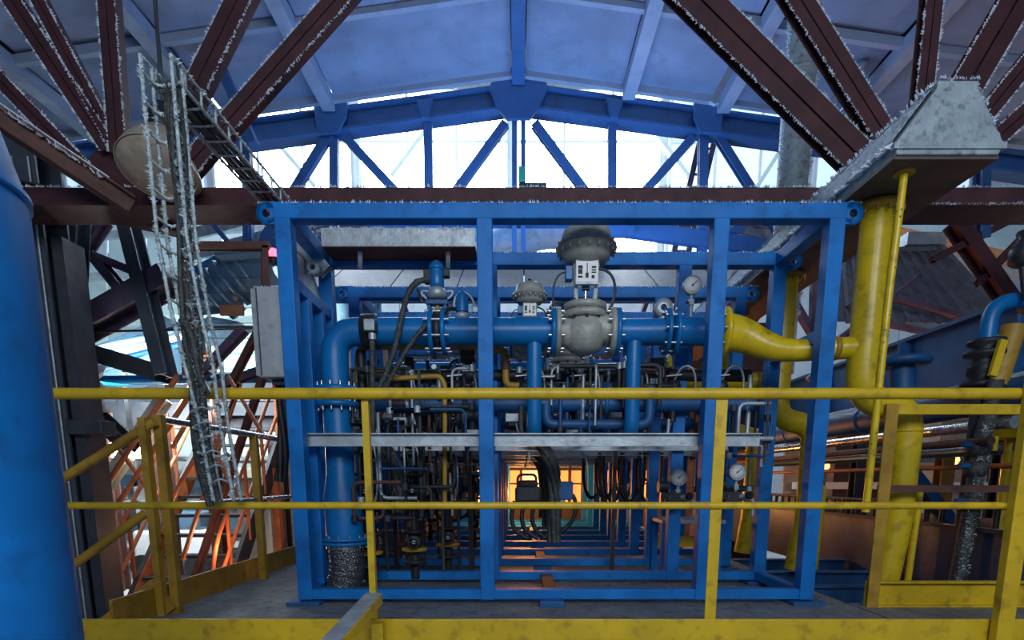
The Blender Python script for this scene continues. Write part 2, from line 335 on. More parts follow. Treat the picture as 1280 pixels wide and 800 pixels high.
# ------------------------------------------------------------------ near roof truss, red oxide, frost on every edge
TY = 4.75
tr = thing('roof_truss', 'dark red-oxide roof truss edged with hoarfrost, crossing nearest overhead', 'truss', (0, TY, H+2.1))
zc0, zc1 = H+2.10, H+2.24
mb = MB().box((1.2, TY+0.15, zc0+0.012), (13.6, 0.34, 0.024)).box((1.2, TY+0.02, (zc0+zc1)/2), (13.6, 0.016, zc1-zc0)).box((1.2, TY+0.27, (zc0+zc1)/2), (13.6, 0.016, zc1-zc0))
bc = mb.build('bottom_chord', 'oxide', tr)
fr = MB()
fr.frost((-5, TY, zc1), (8, TY, zc1), (0, -0.2, 1), 0.014, 0.008).frost((-1.6, TY-0.02, zc0+0.01), (6, TY-0.02, zc0+0.01), (0, -1, 0.2), 0.014, 0.005)
fr.build('frost', 'frost', bc, 'stuff')
def member(parent, a, b, w, mat, Y, name='diagonal', both=True, frost=1.0, h=0.09, depth_b=None):
    p0, p1 = at(a[0], a[1], Y), at(b[0], b[1], Y if depth_b is None else depth_b)
    d = (p1-p0); p0 = p0-d*0.02; d.normalize()
    sd = d.cross(V((0, 1, 0))).normalized()
    mb = MB()
    for k in (-1, 1):                                   # two channels back to back with a slot between
        mb.ch(p0+sd*k*w*0.26, p1+sd*k*w*0.26, w*0.46, h, 0.010, up=(0, -1, 0))
    for q in (0.15, 0.5, 0.85): mb.box(p0.lerp(p1, q), (w*0.5, 0.02, w*0.5))
    o = mb.build(name, mat, parent)
    if frost:
        f = MB(); yo = V((0, -h/2, 0))
        for k in ((-1, 1) if both else (1,)):
            f.frost(p0+sd*k*w/2+yo, p1+sd*k*w/2+yo, sd*k+V((0, -0.4, 0)), 0.014*frost, 0.0045)
        f.build('frost', 'frost', o, 'stuff')
    return o
for a, b, w, n in [((0, -25), (140, 188), 0.13, 'diagonal'), ((18, -60), (148, 186), 0.10, 'diagonal'), ((134, -40), (152, 195), 0.13, 'vertical'),
                   ((318, -30), (225, 158), 0.17, 'diagonal'), ((452, -28), (215, 238), 0.15, 'diagonal'),
                   ((838, -30), (1078, 208), 0.25, 'diagonal'), ((975, -30), (1112, 188), 0.17, 'diagonal'), ((1168, -40), (1150, 130), 0.13, 'vertical'),
                   ((1310, -70), (1196, 125), 0.24, 'diagonal'), ((1330, 20), (1225, 150), 0.13, 'diagonal'), ((1330, 95), (1232, 185), 0.13, 'diagonal'),
                   ((-20, 78), (112, 215), 0.11, 'brace')]:
    member(tr, a, b, w, 'oxide', TY+random.uniform(-0.05, 0.05), n)
g = at(150, 205, TY+0.1)
P('gusset', 'oxide', tr, 'plate', [(at(x, y, TY).x, at(x, y, TY).z) for x, y in ((95, 200), (130, 165), (175, 190), (205, 240), (120, 246))], TY+0.06, TY+0.08)
P('gusset', 'oxide', tr, 'plate', [(at(x, y, TY).x, at(x, y, TY).z) for x, y in ((1060, 190), (1095, 165), (1120, 175), (1150, 240), (1070, 240))], TY+0.06, TY+0.08)
# a snow-topped beam running off to the upper left, and the brown underside trusswork there
sb = thing('roof_brace', 'rust-brown brace with a thick cap of snow, running up to the left edge', 'beam', at(60, 180, 4.4))
p0, p1 = at(-30, 128, 4.2), at(165, 258, 4.6)
mbx = MB().ib(p0, p1, 0.12, 0.13); brc = mbx.build('beam', 'rust', sb)
d = p1-p0; u = V((1, 0, 0)).cross(d); q0, q1 = p0+V((0, 0, 0.075)), p0.lerp(p1, 0.85)+V((0, 0, 0.075))
m2 = MB().bar(q0, q1, 0.10, 0.022); m2.frost(q0+V((0, -0.05, 0)), q1+V((0, -0.05, 0)), (0, -1, 0.6), 0.03, 0.005, 0.02); m2.frost(q0, q1, (0, 0, 1), 0.02, 0.003, 0.05)
m2.build('snow', 'frost', brc, 'stuff')
for k, (a, b) in enumerate([((-10, 232), (225, 283)), ((70, 258), (260, 262))]):
    solo('ceiling_beam', MB().ib(at(a[0], a[1], 5.15), at(b[0], b[1], 5.15), 0.16, 0.14), 'rust', ['rust-brown beam sloping down behind the blue column at left', 'short rust-brown beam under the lamp, level'][k], 'beam', at(a[0], a[1], 5.15))
# ------------------------------------------------------------------ far truss, coloured with the blue light around it
FY = 9.0
ft = thing('roof_truss', 'blue gable truss with gusset plates, standing against the bright windows', 'truss', (0, FY, H+3.7))
ap, lf, rt = at(648, 124, FY), at(250, 196, FY), at(1060, 198, FY)
ap = V((0, FY, 6.20)); lf = V((-6.4, FY, 6.20-0.12*6.4)); rt = V((8.0, FY, 6.20-0.12*8.0))
for e in (lf, rt): P('top_chord', 'truss_blue', ft, 'ib', ap, e, 0.26, 0.30, 0.03)
def gp(pts, t=0.06): P('gusset', 'truss_blue', ft, 'plate', [(at(x, y, FY).x, at(x, y, FY).z) for x, y in pts], FY-0.16-t, FY-0.16)
gp([(612, 122), (618, 112), (648, 106), (680, 112), (684, 122), (672, 148), (662, 160), (634, 160), (622, 148)])
gp([(398, 142), (440, 136), (438, 156), (428, 176), (404, 178)]); gp([(862, 138), (898, 144), (894, 178), (870, 176), (862, 158)])
gp([(524, 138), (544, 135), (538, 158), (530, 158)]); gp([(755, 134), (776, 138), (769, 158), (760, 158)])
gp([(522, 278), (537, 268), (556, 280), (550, 300), (526, 300)]); gp([(748, 274), (765, 268), (792, 280), (788, 302), (754, 302)])
for a, b, w, n in [((418, 160), (418, 330), .12, 'vertical'), ((535, 150), (537, 285), .12, 'vertical'), ((643, 150), (643, 330), .07, 'vertical'), ((654, 150), (654, 330), .07, 'vertical'),
                   ((765, 150), (765, 285), .12, 'vertical'), ((879, 165), (877, 330), .13, 'vertical'),
                   ((428, 168), (537, 285), .11, 'diagonal'), ((412, 168), (330, 300), .12, 'diagonal'), ((632, 155), (537, 285), .12, 'diagonal'), ((668, 155), (765, 285), .12, 'diagonal'),
                   ((866, 172), (765, 285), .11, 'diagonal'), ((898, 172), (985, 310), .11, 'diagonal'), ((308, 165), (312, 330), .12, 'vertical'), ((958, 255), (900, 305), .12, 'diagonal'),
                   ((765, 284), (980, 313), .22, 'bottom_chord'), ((537, 284), (330, 312), .22, 'bottom_chord'), ((537, 281), (765, 281), .06, 'tie_bar')]:
    jy = FY+random.uniform(-.025, .025); p, q = at(*a, jy), at(*b, jy); P(n, 'truss_blue', ft, 'ch', p, q, w, 0.10, 0.02, up=(0, -1, 0))
gs = thing('signal_lamp', 'tiny green lamp box on the middle uprights of the blue truss', 'lamp', at(652, 236, 8.86)); o = at(652, 218, 8.86)
P('case', 'green', gs, 'box', o, (.09, .05, .20), bev=.008); P('bracket', 'dark', gs, 'box', o+V((.16, .0, -.16)), (.40, .05, .08))
# rails and purlins on the far side of that truss, in pale colours
for sgn in (-1, 1):
    for k in range(2):
        x0, x1 = (2.6, 5.4) if sgn > 0 else (-2.6, -5.2)
        z0 = roofz(abs(x0))-0.72-0.30*k
        solo('sloping_channel', MB().ch((x0, FY+0.5, z0), (x1, FY+0.5, z0-0.62), 0.06, 0.16, 0.015), 'galv',
             '%s grey channel sloping below the blue truss on the %s' % (['upper', 'lower'][k], 'right' if sgn > 0 else 'left'), 'channel', (x0, FY+0.5, z0))
solo('crane_rail', MB().ib((-15.7, 15.6, 7.15), (15.7, 15.6, 7.15), 0.2, 0.3).tube([(-9, 15.5, 7.6), (9, 15.5, 7.6)], 0.03, 6), 'purple', 'long grey crane rail below the bright windows', 'rail', (0, 15.6, 7.0))
for k, (x, y, x2, y2) in enumerate([(490, 222, 560, 130), (860, 222, 790, 130), (945, 235, 1000, 150), (395, 235, 330, 160)]):
    solo('wall_brace', MB().bar(at(x, y, 16.3), at(x2, y2, 16.3), 0.2, 0.1), 'pale', ['pale wall brace left of the bright windows', 'pale wall brace right of the bright windows', 'pale wall brace behind the round duct', 'pale wall brace far left by the cable ladder'][k], 'brace', at(x, y, 16.3))
solo('roof_stay', MB().bar(at(232, -20, 7.6), at(318, 182, 7.6), 0.16, 0.1), 'truss_blue', 'dark blue stay slanting from the ceiling behind the red diagonals', 'brace', at(318, 182, 7.6))
for k, (a, b, w) in enumerate([((1160, -25), (1022, 150), .22), ((1045, -10), (1010, 105), .10), ((965, -10), (890, 130), .05)]):
    solo('roof_stay', MB().bar(at(a[0], a[1], 7.8), at(b[0], b[1], 7.8), w, 0.08), 'rib', ['broad pale stay under the right roof slope', 'narrow pale stay right of the round duct', 'thin pale stay left of the round duct'][k], 'brace', at(b[0], b[1], 7.8))
ld = thing('ladder', 'violet wall ladder leaning beyond the right half of the blue truss', 'ladder', at(845, 330, 10.5))
for dx in (0, 18): P('stile', 'purple', ld, 'bar', at(822+dx, 404, 10.56), at(876+dx, 170, 10.5), 0.09, 0.06)
for k in range(11): t = k/10; P('rung', 'purple', ld, 'tube', [at(838+38*t, 330-160*t, 10.5), at(856+38*t, 330-160*t, 10.5)], 0.02, 6)
# ------------------------------------------------------------------ big ducts overhead
rd = thing('round_duct', 'grey round vertical duct furred with frost, right of the windows', 'duct', at(985, 300, 6.6))
a = at(985, 300, 6.6); rr = 0.155
pp = P('pipe', 'duct', rd, 'tube', [(a.x, a.y, 2.0), (a.x, a.y, 5.78)], rr, 28)
for z in (3.2, 5.0): P('joint_band', 'duct', rd, 'ring', (a.x, a.y, z), (0, 0, 1), rr-0.01, rr+0.012, 0.05, 28)
f = MB()
for s in (-1, 1): f.frost((a.x+s*rr*0.97, a.y-0.04, 2.6), (a.x+s*rr*0.97, a.y-0.04, 5.75), (s, -0.5, 0), 0.03, 0.008, 0.02)
f.build('frost', 'frost', pp, 'stuff')
hd = thing('extract_duct', 'long pale grey hood-shaped duct crusted with snow, with blunt sloping end at upper right', 'duct', (2.28, 3.3, H+1.7))
ly = [(2.01, 1.706), (2.55, 1.706), (2.57, 1.76), (2.402, 2.02), (2.402, 2.055), (2.185, 2.055), (2.185, 2.02), (1.995, 1.76)]
poly = [(x, z+H) for x, z in ly]
MB().plate(poly, 3.31, 8.4).build('casing', 'duct', hd)
fc = MB().plate(poly, 3.285, 3.308).build('end_plate', 'duct', hd, bev=0.006)
P('end_rim', 'duct', hd, 'bar', (1.985, 3.29, H+1.745), (2.58, 3.29, H+1.745), 0.03, 0.03)
P('bottom_sheet', 'duct_dark', hd, 'box', (2.28, 5.85, H+1.700), (0.56, 5.1, 0.02))  # underside sheet coloured darker than the casing
for y in (4.4, 5.6, 6.8): P('joint_flange', 'duct', hd, 'plate', [(x+(0.02 if x > 2.28 else -0.02), z+H+(0.015 if z > 1.9 else -0.015)) for x, z in ly], y-0.02, y+0.02)
cr = MB(); p0, p1 = V((1.985, 3.3, H+1.768)), V((2.180, 3.3, H+2.035)); nn = 24; ny = 160; up = V((-0.81, 0, 0.59)); vs = []
for j in range(ny+1):
    for i in range(nn+1):
        e = math.sin(PI*i/nn)**0.4*(1 if 0 < j < ny else 0.1); p = p0.lerp(p1, i/nn)+up*(0.004+e*random.uniform(0.0, 0.022)); p.y += 5.0*j/ny; vs.append(p)
cr.add(vs, [(j*(nn+1)+i, j*(nn+1)+i+1, (j+1)*(nn+1)+i+1, (j+1)*(nn+1)+i) for j in range(ny) for i in range(nn)], True)
cr.build('snow_crust', 'crust', hd, 'stuff')
f = MB().frost((1.99, 3.3, H+1.76), (1.99, 8, H+1.76), (-1, 0, .2), 0.03, 0.006).frost((2.18, 3.3, H+2.05), (2.18, 8, H+2.05), (-.5, 0, 1), 0.025, 0.006).frost((2.185, 3.28, H+2.06), (2.40, 3.28, H+2.06), (0, 0, 1), 0.014, 0.004).frost((2.40, 3.29, H+2.04), (2.56, 3.29, H+1.76), (1, 0, 0.5), 0.014, 0.005)
f.build('frost', 'frost', hd, 'stuff')
# ------------------------------------------------------------------ skid frames of blue square tube
XL, XI, XJ, XR = -1.42, -0.205, 1.225, 1.92
ZT = H+1.592
def skid(Y0, label, first=False):
    r = thing('skid_frame', label, 'frame', (0.25, Y0, 0), 'blue skid frames one behind another')
    for Y in (Y0, Y0+0.74):
        for x in (XL, XI, XJ, XR):
            P('post', 'blue', r, 'box', (x, Y, (0.03+ZT)/2), (0.095, 0.095, ZT-0.03), bev=0.006)
        for x in (XL, XR): P('foot_plate', 'dull_blue', r, 'box', (x, Y, 0.012), (0.22, 0.2, 0.024), bev=0.003)
        tb = P('top_bar', 'blue', r, 'box', ((XL+XR)/2, Y, ZT+0.003), (XR-XL+0.1, 0.1, 0.092), bev=0.006)
        if Y == Y0 and first or Y < 6:
            MB().frost((XL, Y-0.04, ZT+0.045), (XR, Y-0.04, ZT+0.045), (0, -0.3, 1), 0.013 if Y < 4 else 0.010, 0.007, 0.02).build('frost', 'frost', tb, 'stuff')
        P('bottom_bar', 'blue', r, 'box', ((XL+XR)/2, Y, 0.066), (XR-XL-0.09, 0.08, 0.066), bev=0.004)
        for s, x in ((-1, XL-0.105), (1, XR+0.105)):
            m = MB().ring((x, Y, ZT+0.0), (0, 1, 0), 0.024, 0.062, 0.035, 28).box((x-s*0.05, Y-0.0, ZT+0.045), (0.09, 0.035, 0.034)).box((x-s*0.05, Y, ZT-0.045), (0.09, 0.035, 0.034))
            lg = m.build('lifting_lug', 'blue', r)
            MB().frost((x-0.05, Y-0.01, ZT+0.06), (x+0.05, Y-0.01, ZT+0.06), (0, -.3, 1), 0.01, 0.003).build('frost', 'frost', lg, 'stuff')
    for x in (XL, XR):
        P('side_rail', 'blue', r, 'box', (x, Y0+0.37, ZT), (0.09, 0.65, 0.09), bev=0.006)
        P('side_rail', 'blue', r, 'box', (x, Y0+0.37, 0.066), (0.08, 0.65, 0.066), bev=0.004)
        P('side_rail', 'blue', r, 'box', (x, Y0+0.37, (2.03 if x < 0 else 1.72)), (0.075, 0.65, 0.075), bev=0.005)
    P('side_post', 'blue', r, 'box', (XL, Y0+0.25, 1.05), (0.08, 0.075, 1.96), bev=0.005)
    P('side_post', 'blue', r, 'box', (XL, Y0+0.52, 1.05), (0.08, 0.06, 1.96), bev=0.005)
    P('skid_runner', 'rust', r, 'box', (0.22, Y0+0.37, 0.06), (0.09, 0.64, 0.05), bev=0.004)
    P('runner_foot', 'dull_blue', r, 'box', (0.22, Y0-0.09, 0.02), (0.16, 0.1, 0.04), bev=0.004)
    for Y in (Y0+0.09, Y0+0.66):
        P('cross_channel', 'galv', r, 'ch', (XL+0.02, Y, H+0.262), (XI-0.01, Y, H+0.262), 0.04, 0.085, 0.008)
        P('cross_channel', 'galv', r, 'ch', (XI+0.03, Y, H+0.262), (1.60, Y, H+0.262), 0.04, 0.085, 0.008)
    return r
sk = skid(3.7, 'large blue square-tube skid frame, foremost, behind the yellow railing', True)
for k, nm in enumerate(['second blue skid frame from the front, its lugs level with the pipe elbow', 'third blue skid frame from the front, half hidden by piping', 'fourth blue skid frame from the front, lit orange at its feet', 'last blue skid frame, against the glowing cabin']):
    dup(sk, (0, 1.48*(k+1), 0), nm)
# ------------------------------------------------------------------ process piping inside the skid, row by row
HY = 4.06; HZ = H+1.005; HR = 0.092
def flange(par, o, ax, R, gap=0.05, t=0.022, n=8, mat='pipe_blue', bolt='chrome', name='flange'):
    o = V(o); axn = V(ax).normalized()
    for s in (-1, 1):
        fl = P(name, mat, par, 'lathe', [(0.001, -t/2), (R, -t/2), (R, t/2), (0.001, t/2)], o+axn*s*(gap/2), ax, 24)
    MB().bolts(o, ax, R*0.84, n, 0.009, gap+t*2.6).build('bolts', bolt, fl, 'stuff')
def header():
    r = thing('header_pipe', '', 'pipe', (0.2, HY, HZ), 'blue header pipes, one in each row')
    p = [at(408, 690, HY), None]
    xv = at(424, 560, HY).x
    path = fil([(xv, HY, 1.42), (xv, HY, HZ), (at(540, 417, HY).x, HY, HZ)], 0.17, 8)
    P('elbow_pipe', 'pipe_blue', r, 'tube', path, HR, 24)
    P('pipe', 'pipe_blue', r, 'tube', [(at(556, 417, HY).x, HY, HZ), (at(690, 417, HY).x, HY, HZ)], HR, 24)
    P('pipe', 'pipe_blue', r, 'tube', [(at(772, 417, HY).x, HY, HZ), (at(833, 417, HY).x, HY, HZ)], [HR*0.9, HR*0.95], 24)
    P('pipe', 'pipe_blue', r, 'tube', [(at(846, 417, HY).x, HY, HZ), (at(897, 417, HY).x, HY, HZ)], HR, 24)
    P('downcomer', 'pipe_blue', r, 'tube', [(xv, HY, 1.36), (xv, HY, 0.86), (xv+0.005, HY, 0.70), (xv+0.01, HY, 0.40)], [0.098, 0.098, 0.132, 0.132], 24)
    flange(r, (xv, HY, 1.39), (0, 0, 1), 0.150, 0.10, 0.035, 12)
    flange(r, (xv+0.01, HY, 0.385), (0, 0, 1), 0.175, 0.03, 0.022, 12)
    flange(r, (at(838, 417, HY).x, HY, HZ), (1, 0, 0), 0.150, 0.06)
    flange(r, (at(899, 417, HY).x, HY, HZ), (1, 0, 0), 0.150, 0.05)
    P('saddle_clamp', 'dark', r, 'ring', (at(463, 417, HY).x, HY, HZ), (1, 0, 0), HR, HR+0.022, 0.10, 20)
    for px in (668, 792):
        x = at(px, 450, HY).x
        P('branch_pipe', 'pipe_blue', r, 'tube', fil([(x, HY, HZ-0.05), (x, HY, H+0.33), (x, HY+0.3, H+0.33)], 0.08, 5), 0.052, 16)
    return r
ORD = ['front', 'second', 'third', 'fourth']
rows = [header()]
rows[0]['label'] = 'glossy blue header pipe with elbow in the front row, behind the railing'
def row_copies(src, labels, ns=(1, 2, 3)):
    for k, l in zip(ns, labels): dup(src, (0, 1.48*k, 0), l)
row_copies(rows[0], ['blue header pipe in the second row, below the front one', 'blue header pipe in the third row, mostly hidden', 'blue header pipe in the last row, near the glow'])
# braided hoses at the foot of each downcomer
def hose(pts, r, name, label, cat='hose', mat='braid', group=None):
    n = len(pts); rs = [r*(1+0.05*math.sin(i*2.1)) for i in range(n)]
    o = solo(name, MB().tube(pts, rs, 20), mat, label, cat, pts[0], group); return o
xv = at(424, 560, HY).x
h0 = thing('braided_hose', 'braided steel hose bending to the deck below the front blue downcomer', 'hose', (xv, HY, 0), 'braided deck hoses')
P('braid_hose', 'braid', h0, 'tube', bez((xv+.01, HY, 0.36), (xv+.02, HY, 0.25), (xv+.03, HY, 0.12), (xv-0.05, HY+0.02, 0.0), 30), [0.125+0.004*math.sin(i*1.9) for i in range(31)], 24)
P('hose_collar', 'chrome', h0, 'cyl', (xv+.01, HY, 0.33), (xv+.01, HY, 0.367), 0.135, 0.135, 24)
row_copies(h0, ['braided steel hose to the deck, second row', 'braided steel hose to the deck, third row', 'braided steel hose to the deck, last row'])
# big globe control valve with diaphragm head
def control_valve(o, s, label, cat='valve', body=True):
    o = V(o); r = thing('control_valve', label, cat, o)
    ZM = [(0, 0), (.175, .105), (.225, .155), (.30, .20), (.475, .36), (.575, .43), (.736, .525), (.93, .69), (2, 1.8)]
    def zf(z):
        if z <= 0: return z
        for (a, b), (c, d) in zip(ZM, ZM[1:]):
            if z <= c: return b+(d-b)*(z-a)/(c-a)
    q = lambda x, y, z: o+V((x, y, zf(z)))*s
    def pr(*p): return [(r_*s, zf(z)*s) for r_, z in p]
    v = 'valve'
    if body:
        P('valve_body', v, r, 'lathe', pr((.001, -.15), (.06, -.147), (.11, -.122), (.14, -.06), (.146, 0), (.138, .055), (.115, .11), (.10, .16)), o, (0, 0, 1), 32)
        mb = MB().tube([q(-.185, 0, .0), q(-.13, 0, 0), q(-.04, 0, -.03)], [.088*s, .095*s, .11*s], 24).tube([q(.185, 0, .0), q(.13, 0, .03), q(.05, 0, .05)], [.088*s, .098*s, .10*s], 24)
        mb.build('valve_port', v, r)
        for k in (-1, 1):
            f = P('valve_flange', v, r, 'lathe', [(.001, -.016*s), (.155*s, -.016*s), (.155*s, .016*s), (.001, .016*s)], q(k*.185, 0, 0), (1, 0, 0), 28)
            MB().bolts(q(k*.20, 0, 0), (1, 0, 0), .13*s, 8, .011*s, .11*s, 0.5).build('bolts', 'chrome', f, 'stuff')
            P('mating_flange', 'pipe_blue', r, 'lathe', [(.001, -.016*s), (.155*s, -.016*s), (.155*s, .016*s), (.001, .016*s)], q(k*.218, 0, 0), (1, 0, 0), 28)
    for z in (.175, .225): P('bonnet_flange', v, r, 'lathe', [(.001, -.019*s), (.145*s, -.019*s), (.145*s, .019*s), (.001, .019*s)], q(0, 0, z), (0, 0, 1), 28)
    MB().bolts(q(0, 0, .2), (0, 0, 1), .115*s, 8, .011*s, .125*s).build('bolts', 'dark', r, 'stuff')
    P('bonnet', v, r, 'lathe', pr((.10, .24), (.075, .265), (.05, .28), (.04, .30), (.001, .30)), o, (0, 0, 1), 24)
    for k in (-1, 1): P('yoke_leg', v, r, 'bar', q(k*.062, 0, .26), q(k*.078, 0, .58), .022*s, .05*s)
    P('stem', 'chrome', r, 'cyl', q(0, 0, .28), q(0, 0, .58), .010*s)
    P('stem_clamp', 'steel', r, 'box', q(0, -.01, .40), (.05*s, .04*s, .05*s))
    pb = P('positioner_box', 'galv', r, 'box', q(0, -.055, .475), (.155*s, .035*s, .155*s), bev=.004)
    lb = MB()                                                            # printed plate: a pictogram and lines
    lb.box(q(0, -.075, .475), (.14*s, .004*s, .13*s)); pl = lb.build('rating_plate', 'dial', pb)
    ik = MB()
    for (x, z, w, h) in [(-.045, .515, .03, .02), (-.045, .475, .028, .03), (-.045, .44, .03, .012), (.0, .50, .006, .07), (.0, .45, .02, .03), (.045, .515, .03, .012), (.045, .49, .03, .008), (.045, .47, .03, .008), (.04, .44, .02, .02)]:
        ik.box(q(x, -.0785, z), (w*s, .002, h*s))
    ik.build('print', 'ink', pb)
    P('side_housing', 'pipe_blue', r, 'box', q(-.115, 0, .49), (.05*s, .07*s, .09*s), bev=.006)
    P('diaphragm_lower', v, r, 'lathe', pr((.001, .575), (.085, .575), (.14, .60), (.155, .64), (.165, .70), (.20, .715), (.206, .735)), o, (0, 0, 1), 36)
    P('diaphragm_upper', v, r, 'lathe', pr((.206, .738), (.20, .758), (.178, .765), (.17, .80), (.155, .86), (.10, .90), (.001, .905)), o, (0, 0, 1), 36)
    MB().bolts(q(0, 0, .736), (0, 0, 1), .19*s, 18, .009*s, .07*s).build('rim_bolts', 'valve', r, 'stuff')
    P('vent_plug', 'black', r, 'cyl', q(0, 0, .90), q(0, 0, .95), .02*s)
    P('air_tube', 'steel', r, 'tube', bez(q(.08, -.02, .53), q(.24, -.02, .52), q(.22, -.02, .25), q(.12, -.02, .14), 14), .010*s, 8)
    P('air_tube', 'steel', r, 'tube', bez(q(-.12, -.02, .50), q(-.24, -.02, .5), q(-.22, -.02, .35), q(-.22, 0, .12), 14), .006*s, 8)
    return r
cv = control_valve((at(731, 413, HY).x, HY, HZ), 1.0, 'big olive-grey globe control valve with domed diaphragm head in the front row')
row_copies(cv, ['olive-grey control valve in the second row, right below the front valve'], (1,))
c2 = control_valve((at(662, 413, HY+0.25).x, HY+0.25, HZ-0.02), 0.62, 'small grey control valve with domed head, behind the pipe left of the big valve')
for k in (1, 2): dup(c2, (0, 1.48*k, -0.1), ['small domed control valve one row behind, low down', 'small domed control valve two rows behind, low down'][k-1])
# motor-driven butterfly valve on the header, with conduit
def motor_valve(o, label):
    o = V(o); r = thing('motor_valve', label, 'valve', o, 'motor valves on the headers')
    K = .69
    q = lambda x, y, z: o+V((x, y, z*K))
    zk = lambda *p: [(r_, z*K) for r_, z in p]
    for s in (-1, 1): P('valve_flange', 'pipe_blue', r, 'lathe', [(.001, -.013), (.15, -.013), (.15, .013), (.001, .013)], q(s*.042, 0, 0), (1, 0, 0), 28)
    P('wafer_body', 'dark', r, 'lathe', [(.001, -.025), (.125, -.025), (.125, .025), (.001, .025)], q(0, 0, 0), (1, 0, 0), 24)
    MB().bolts(o, (1, 0, 0), .13, 8, .010, .17, .5).build('bolts', 'chrome', r, 'stuff')
    for s in (-1, 1): P('yoke_bar', 'dull_blue', r, 'box', q(s*.055, -.02, .14), (.024, .05, .15), bev=.004)
    P('yoke_head', 'dull_blue', r, 'box', q(0, -.02, .26), (.15, .07, .03), bev=.005)
    P('stem', 'ochre', r, 'cyl', q(0, -.02, .1), q(0, -.02, .36), .016)
    P('gear_case', 'galv', r, 'lathe', zk((.001, .30), (.05, .30), (.062, .33), (.062, .37), (.045, .40), (.001, .41)), q(0, -.02, 0), (0, 0, 1), 18)
    for s in (-1, 1): P('tie_rod', 'galv', r, 'tube', bez(q(s*.05, -.02, .36), q(s*.13, -.02, .40), q(s*.11, -.02, .33), q(s*.07, -.02, .30)), .008, 8)
    P('motor', 'pipe_blue', r, 'lathe', zk((.001, .40), (.046, .40), (.050, .43), (.050, .54), (.044, .56), (.052, .565), (.052, .585), (.040, .62), (.02, .645), (.001, .65)), q(0, -.02, 0), (0, 0, 1), 20)
    P('terminal_box', 'dark', r, 'box', q(-.06, -.02, .50), (.05, .07, .08), bev=.006)
    P('terminal_box', 'dark', r, 'box', q(.065, -.02, .53), (.04, .06, .05), bev=.006)
    P('hand_wheel', 'dark', r, 'ring', q(-.12, -.02, .33), (1, 0, .2), .036, .046, .012, 16)
    return r
mx = at(548, 417, HY).x
mv = motor_valve((mx, HY, HZ), 'motor valve with blue cylindrical actuator standing on the front header')
row_copies(mv, ['motor valve on the second header pipe', 'motor valve on the third header pipe'], (1, 2))
sm = thing('solenoid', 'small dark solenoid with domed cap, right of the motor valve on the front header', 'valve', (at(578, 400, HY).x, HY, HZ+HR))
o = V((at(578, 400, HY).x, HY, HZ+HR))
P('base', 'galv', sm, 'lathe', [(.001, -.01), (.05, -.01), (.05, .02), (.03, .035), (.001, .036)], o, (0, 0, 1), 16)
P('coil_can', 'pipe_blue', sm, 'lathe', [(.042, .035), (.042, .13), (.035, .15), (.015, .165), (.001, .167)], o, (0, 0, 1), 18)
P('conduit_loop', 'galv', sm, 'tube', bez(o+V((-.05, 0, .03)), o+V((-.09, 0, .2)), o+V((.09, 0, .22)), o+V((.09, 0, .02)), 16), .008, 8)
P('plug', 'galv', sm, 'box', o+V((.09, 0, .05)), (.04, .03, .04), bev=.005)
def conduit(name, label, pts, r, mat, cat='conduit', group=None): return solo(name, MB().tube(pts, r, 10), mat, label, cat, pts[-1], group)
cc = at(537, 350, HY-.04)
conduit('conduit', 'frosted conduit arching from the motor valve down to the left', bez(cc, at(490, 345, HY-.1), at(515, 430, HY-.14), at(465, 497, HY-.12), 22), [.020+.003*math.sin(i*2.5) for i in range(23)], 'cable')
conduit('conduit', 'second frosted conduit, running beside the arching one below the header', bez(at(535, 405, HY-.12), at(520, 415, HY-.16), at(500, 450, HY-.18), at(476, 496, HY-.14), 22), .017, 'cable')
conduit('cable', 'thin black cable from the solenoid to the motor valve', bez(at(570, 386, HY), at(556, 384, HY-.1), at(556, 392, HY-.1), at(548, 394, HY-.08), 12), .012, 'black', 'cable')
jb = thing('junction_box', 'grimy junction box clamped on the blue header near its elbow', 'box', at(463, 430, HY-.13))
o = at(463, 408, HY-.13)
P('box', 'cable', jb, 'box', o, (.085, .07, .085), bev=.012); P('lid', 'galv', jb, 'box', o+V((0, -.038, 0)), (.07, .01, .07), bev=.006)
P('drop_pipe', 'cable', jb, 'tube', [o+V((.01, 0, -.04)), at(466, 545, HY-.13)], .020, 10); P('gland', 'galv', jb, 'cyl', o+V((.01, 0, -.045)), o+V((.01, 0, -.085)), .026)
# gauges
def gauge(px, py, Y, R, label, stem=0.17, down=True):
    o = at(px, py, Y); r = thing('pressure_gauge', label, 'gauge', o, None)
    P('case', 'galv', r, 'lathe', [(.001, -.03), (R*.9, -.03), (R, -.02), (R, .02), (R*.93, .028), (R*.88, .02)], o, (0, -1, 0), 28)
    dl = P('dial', 'dial', r, 'lathe', [(R*.9, .0), (R*.9, .016), (.001, .016)], o, (0, -1, 0), 28)
    tk = MB()
    for k in range(19):
        an = math.radians(-225+270*k/18); u = V((math.cos(an), 0, math.sin(an)))
        tk.bar(o+u*R*(.66 if k % 3 else .6)+V((0, -.017, 0)), o+u*R*.80+V((0, -.017, 0)), R*.035, .002, up=(0, 1, 0))
    tk.build('tick_marks', 'ink', dl)
    P('needle', 'ink', dl, 'bar', o+V((-R*.15, -.02, -R*.12)), o+V((R*.45, -.02, R*.38)), R*.06, .003, up=(0, 1, 0))
    P('hub', 'ink', dl, 'cyl', o+V((0, -.015, 0)), o+V((0, -.023, 0)), R*.09)
    st = P('stem', 'galv', r, 'tube', [o+V((0, 0, -R*.9)), o+V((0, 0, -stem))], .011, 8)
    P('stem_cock', 'galv', r, 'box', o+V((0, 0, -R-.045)), (.034, .034, .04), bev=.004); P('cock_handle', 'dark', r, 'cyl', o+V((-.035, 0, -R-.045)), o+V((.035, 0, -R-.045)), .008)
    return r
gauge(865, 357, HY, .062, 'round pressure gauge on a stem above the front header, left of the right inner post', .20)
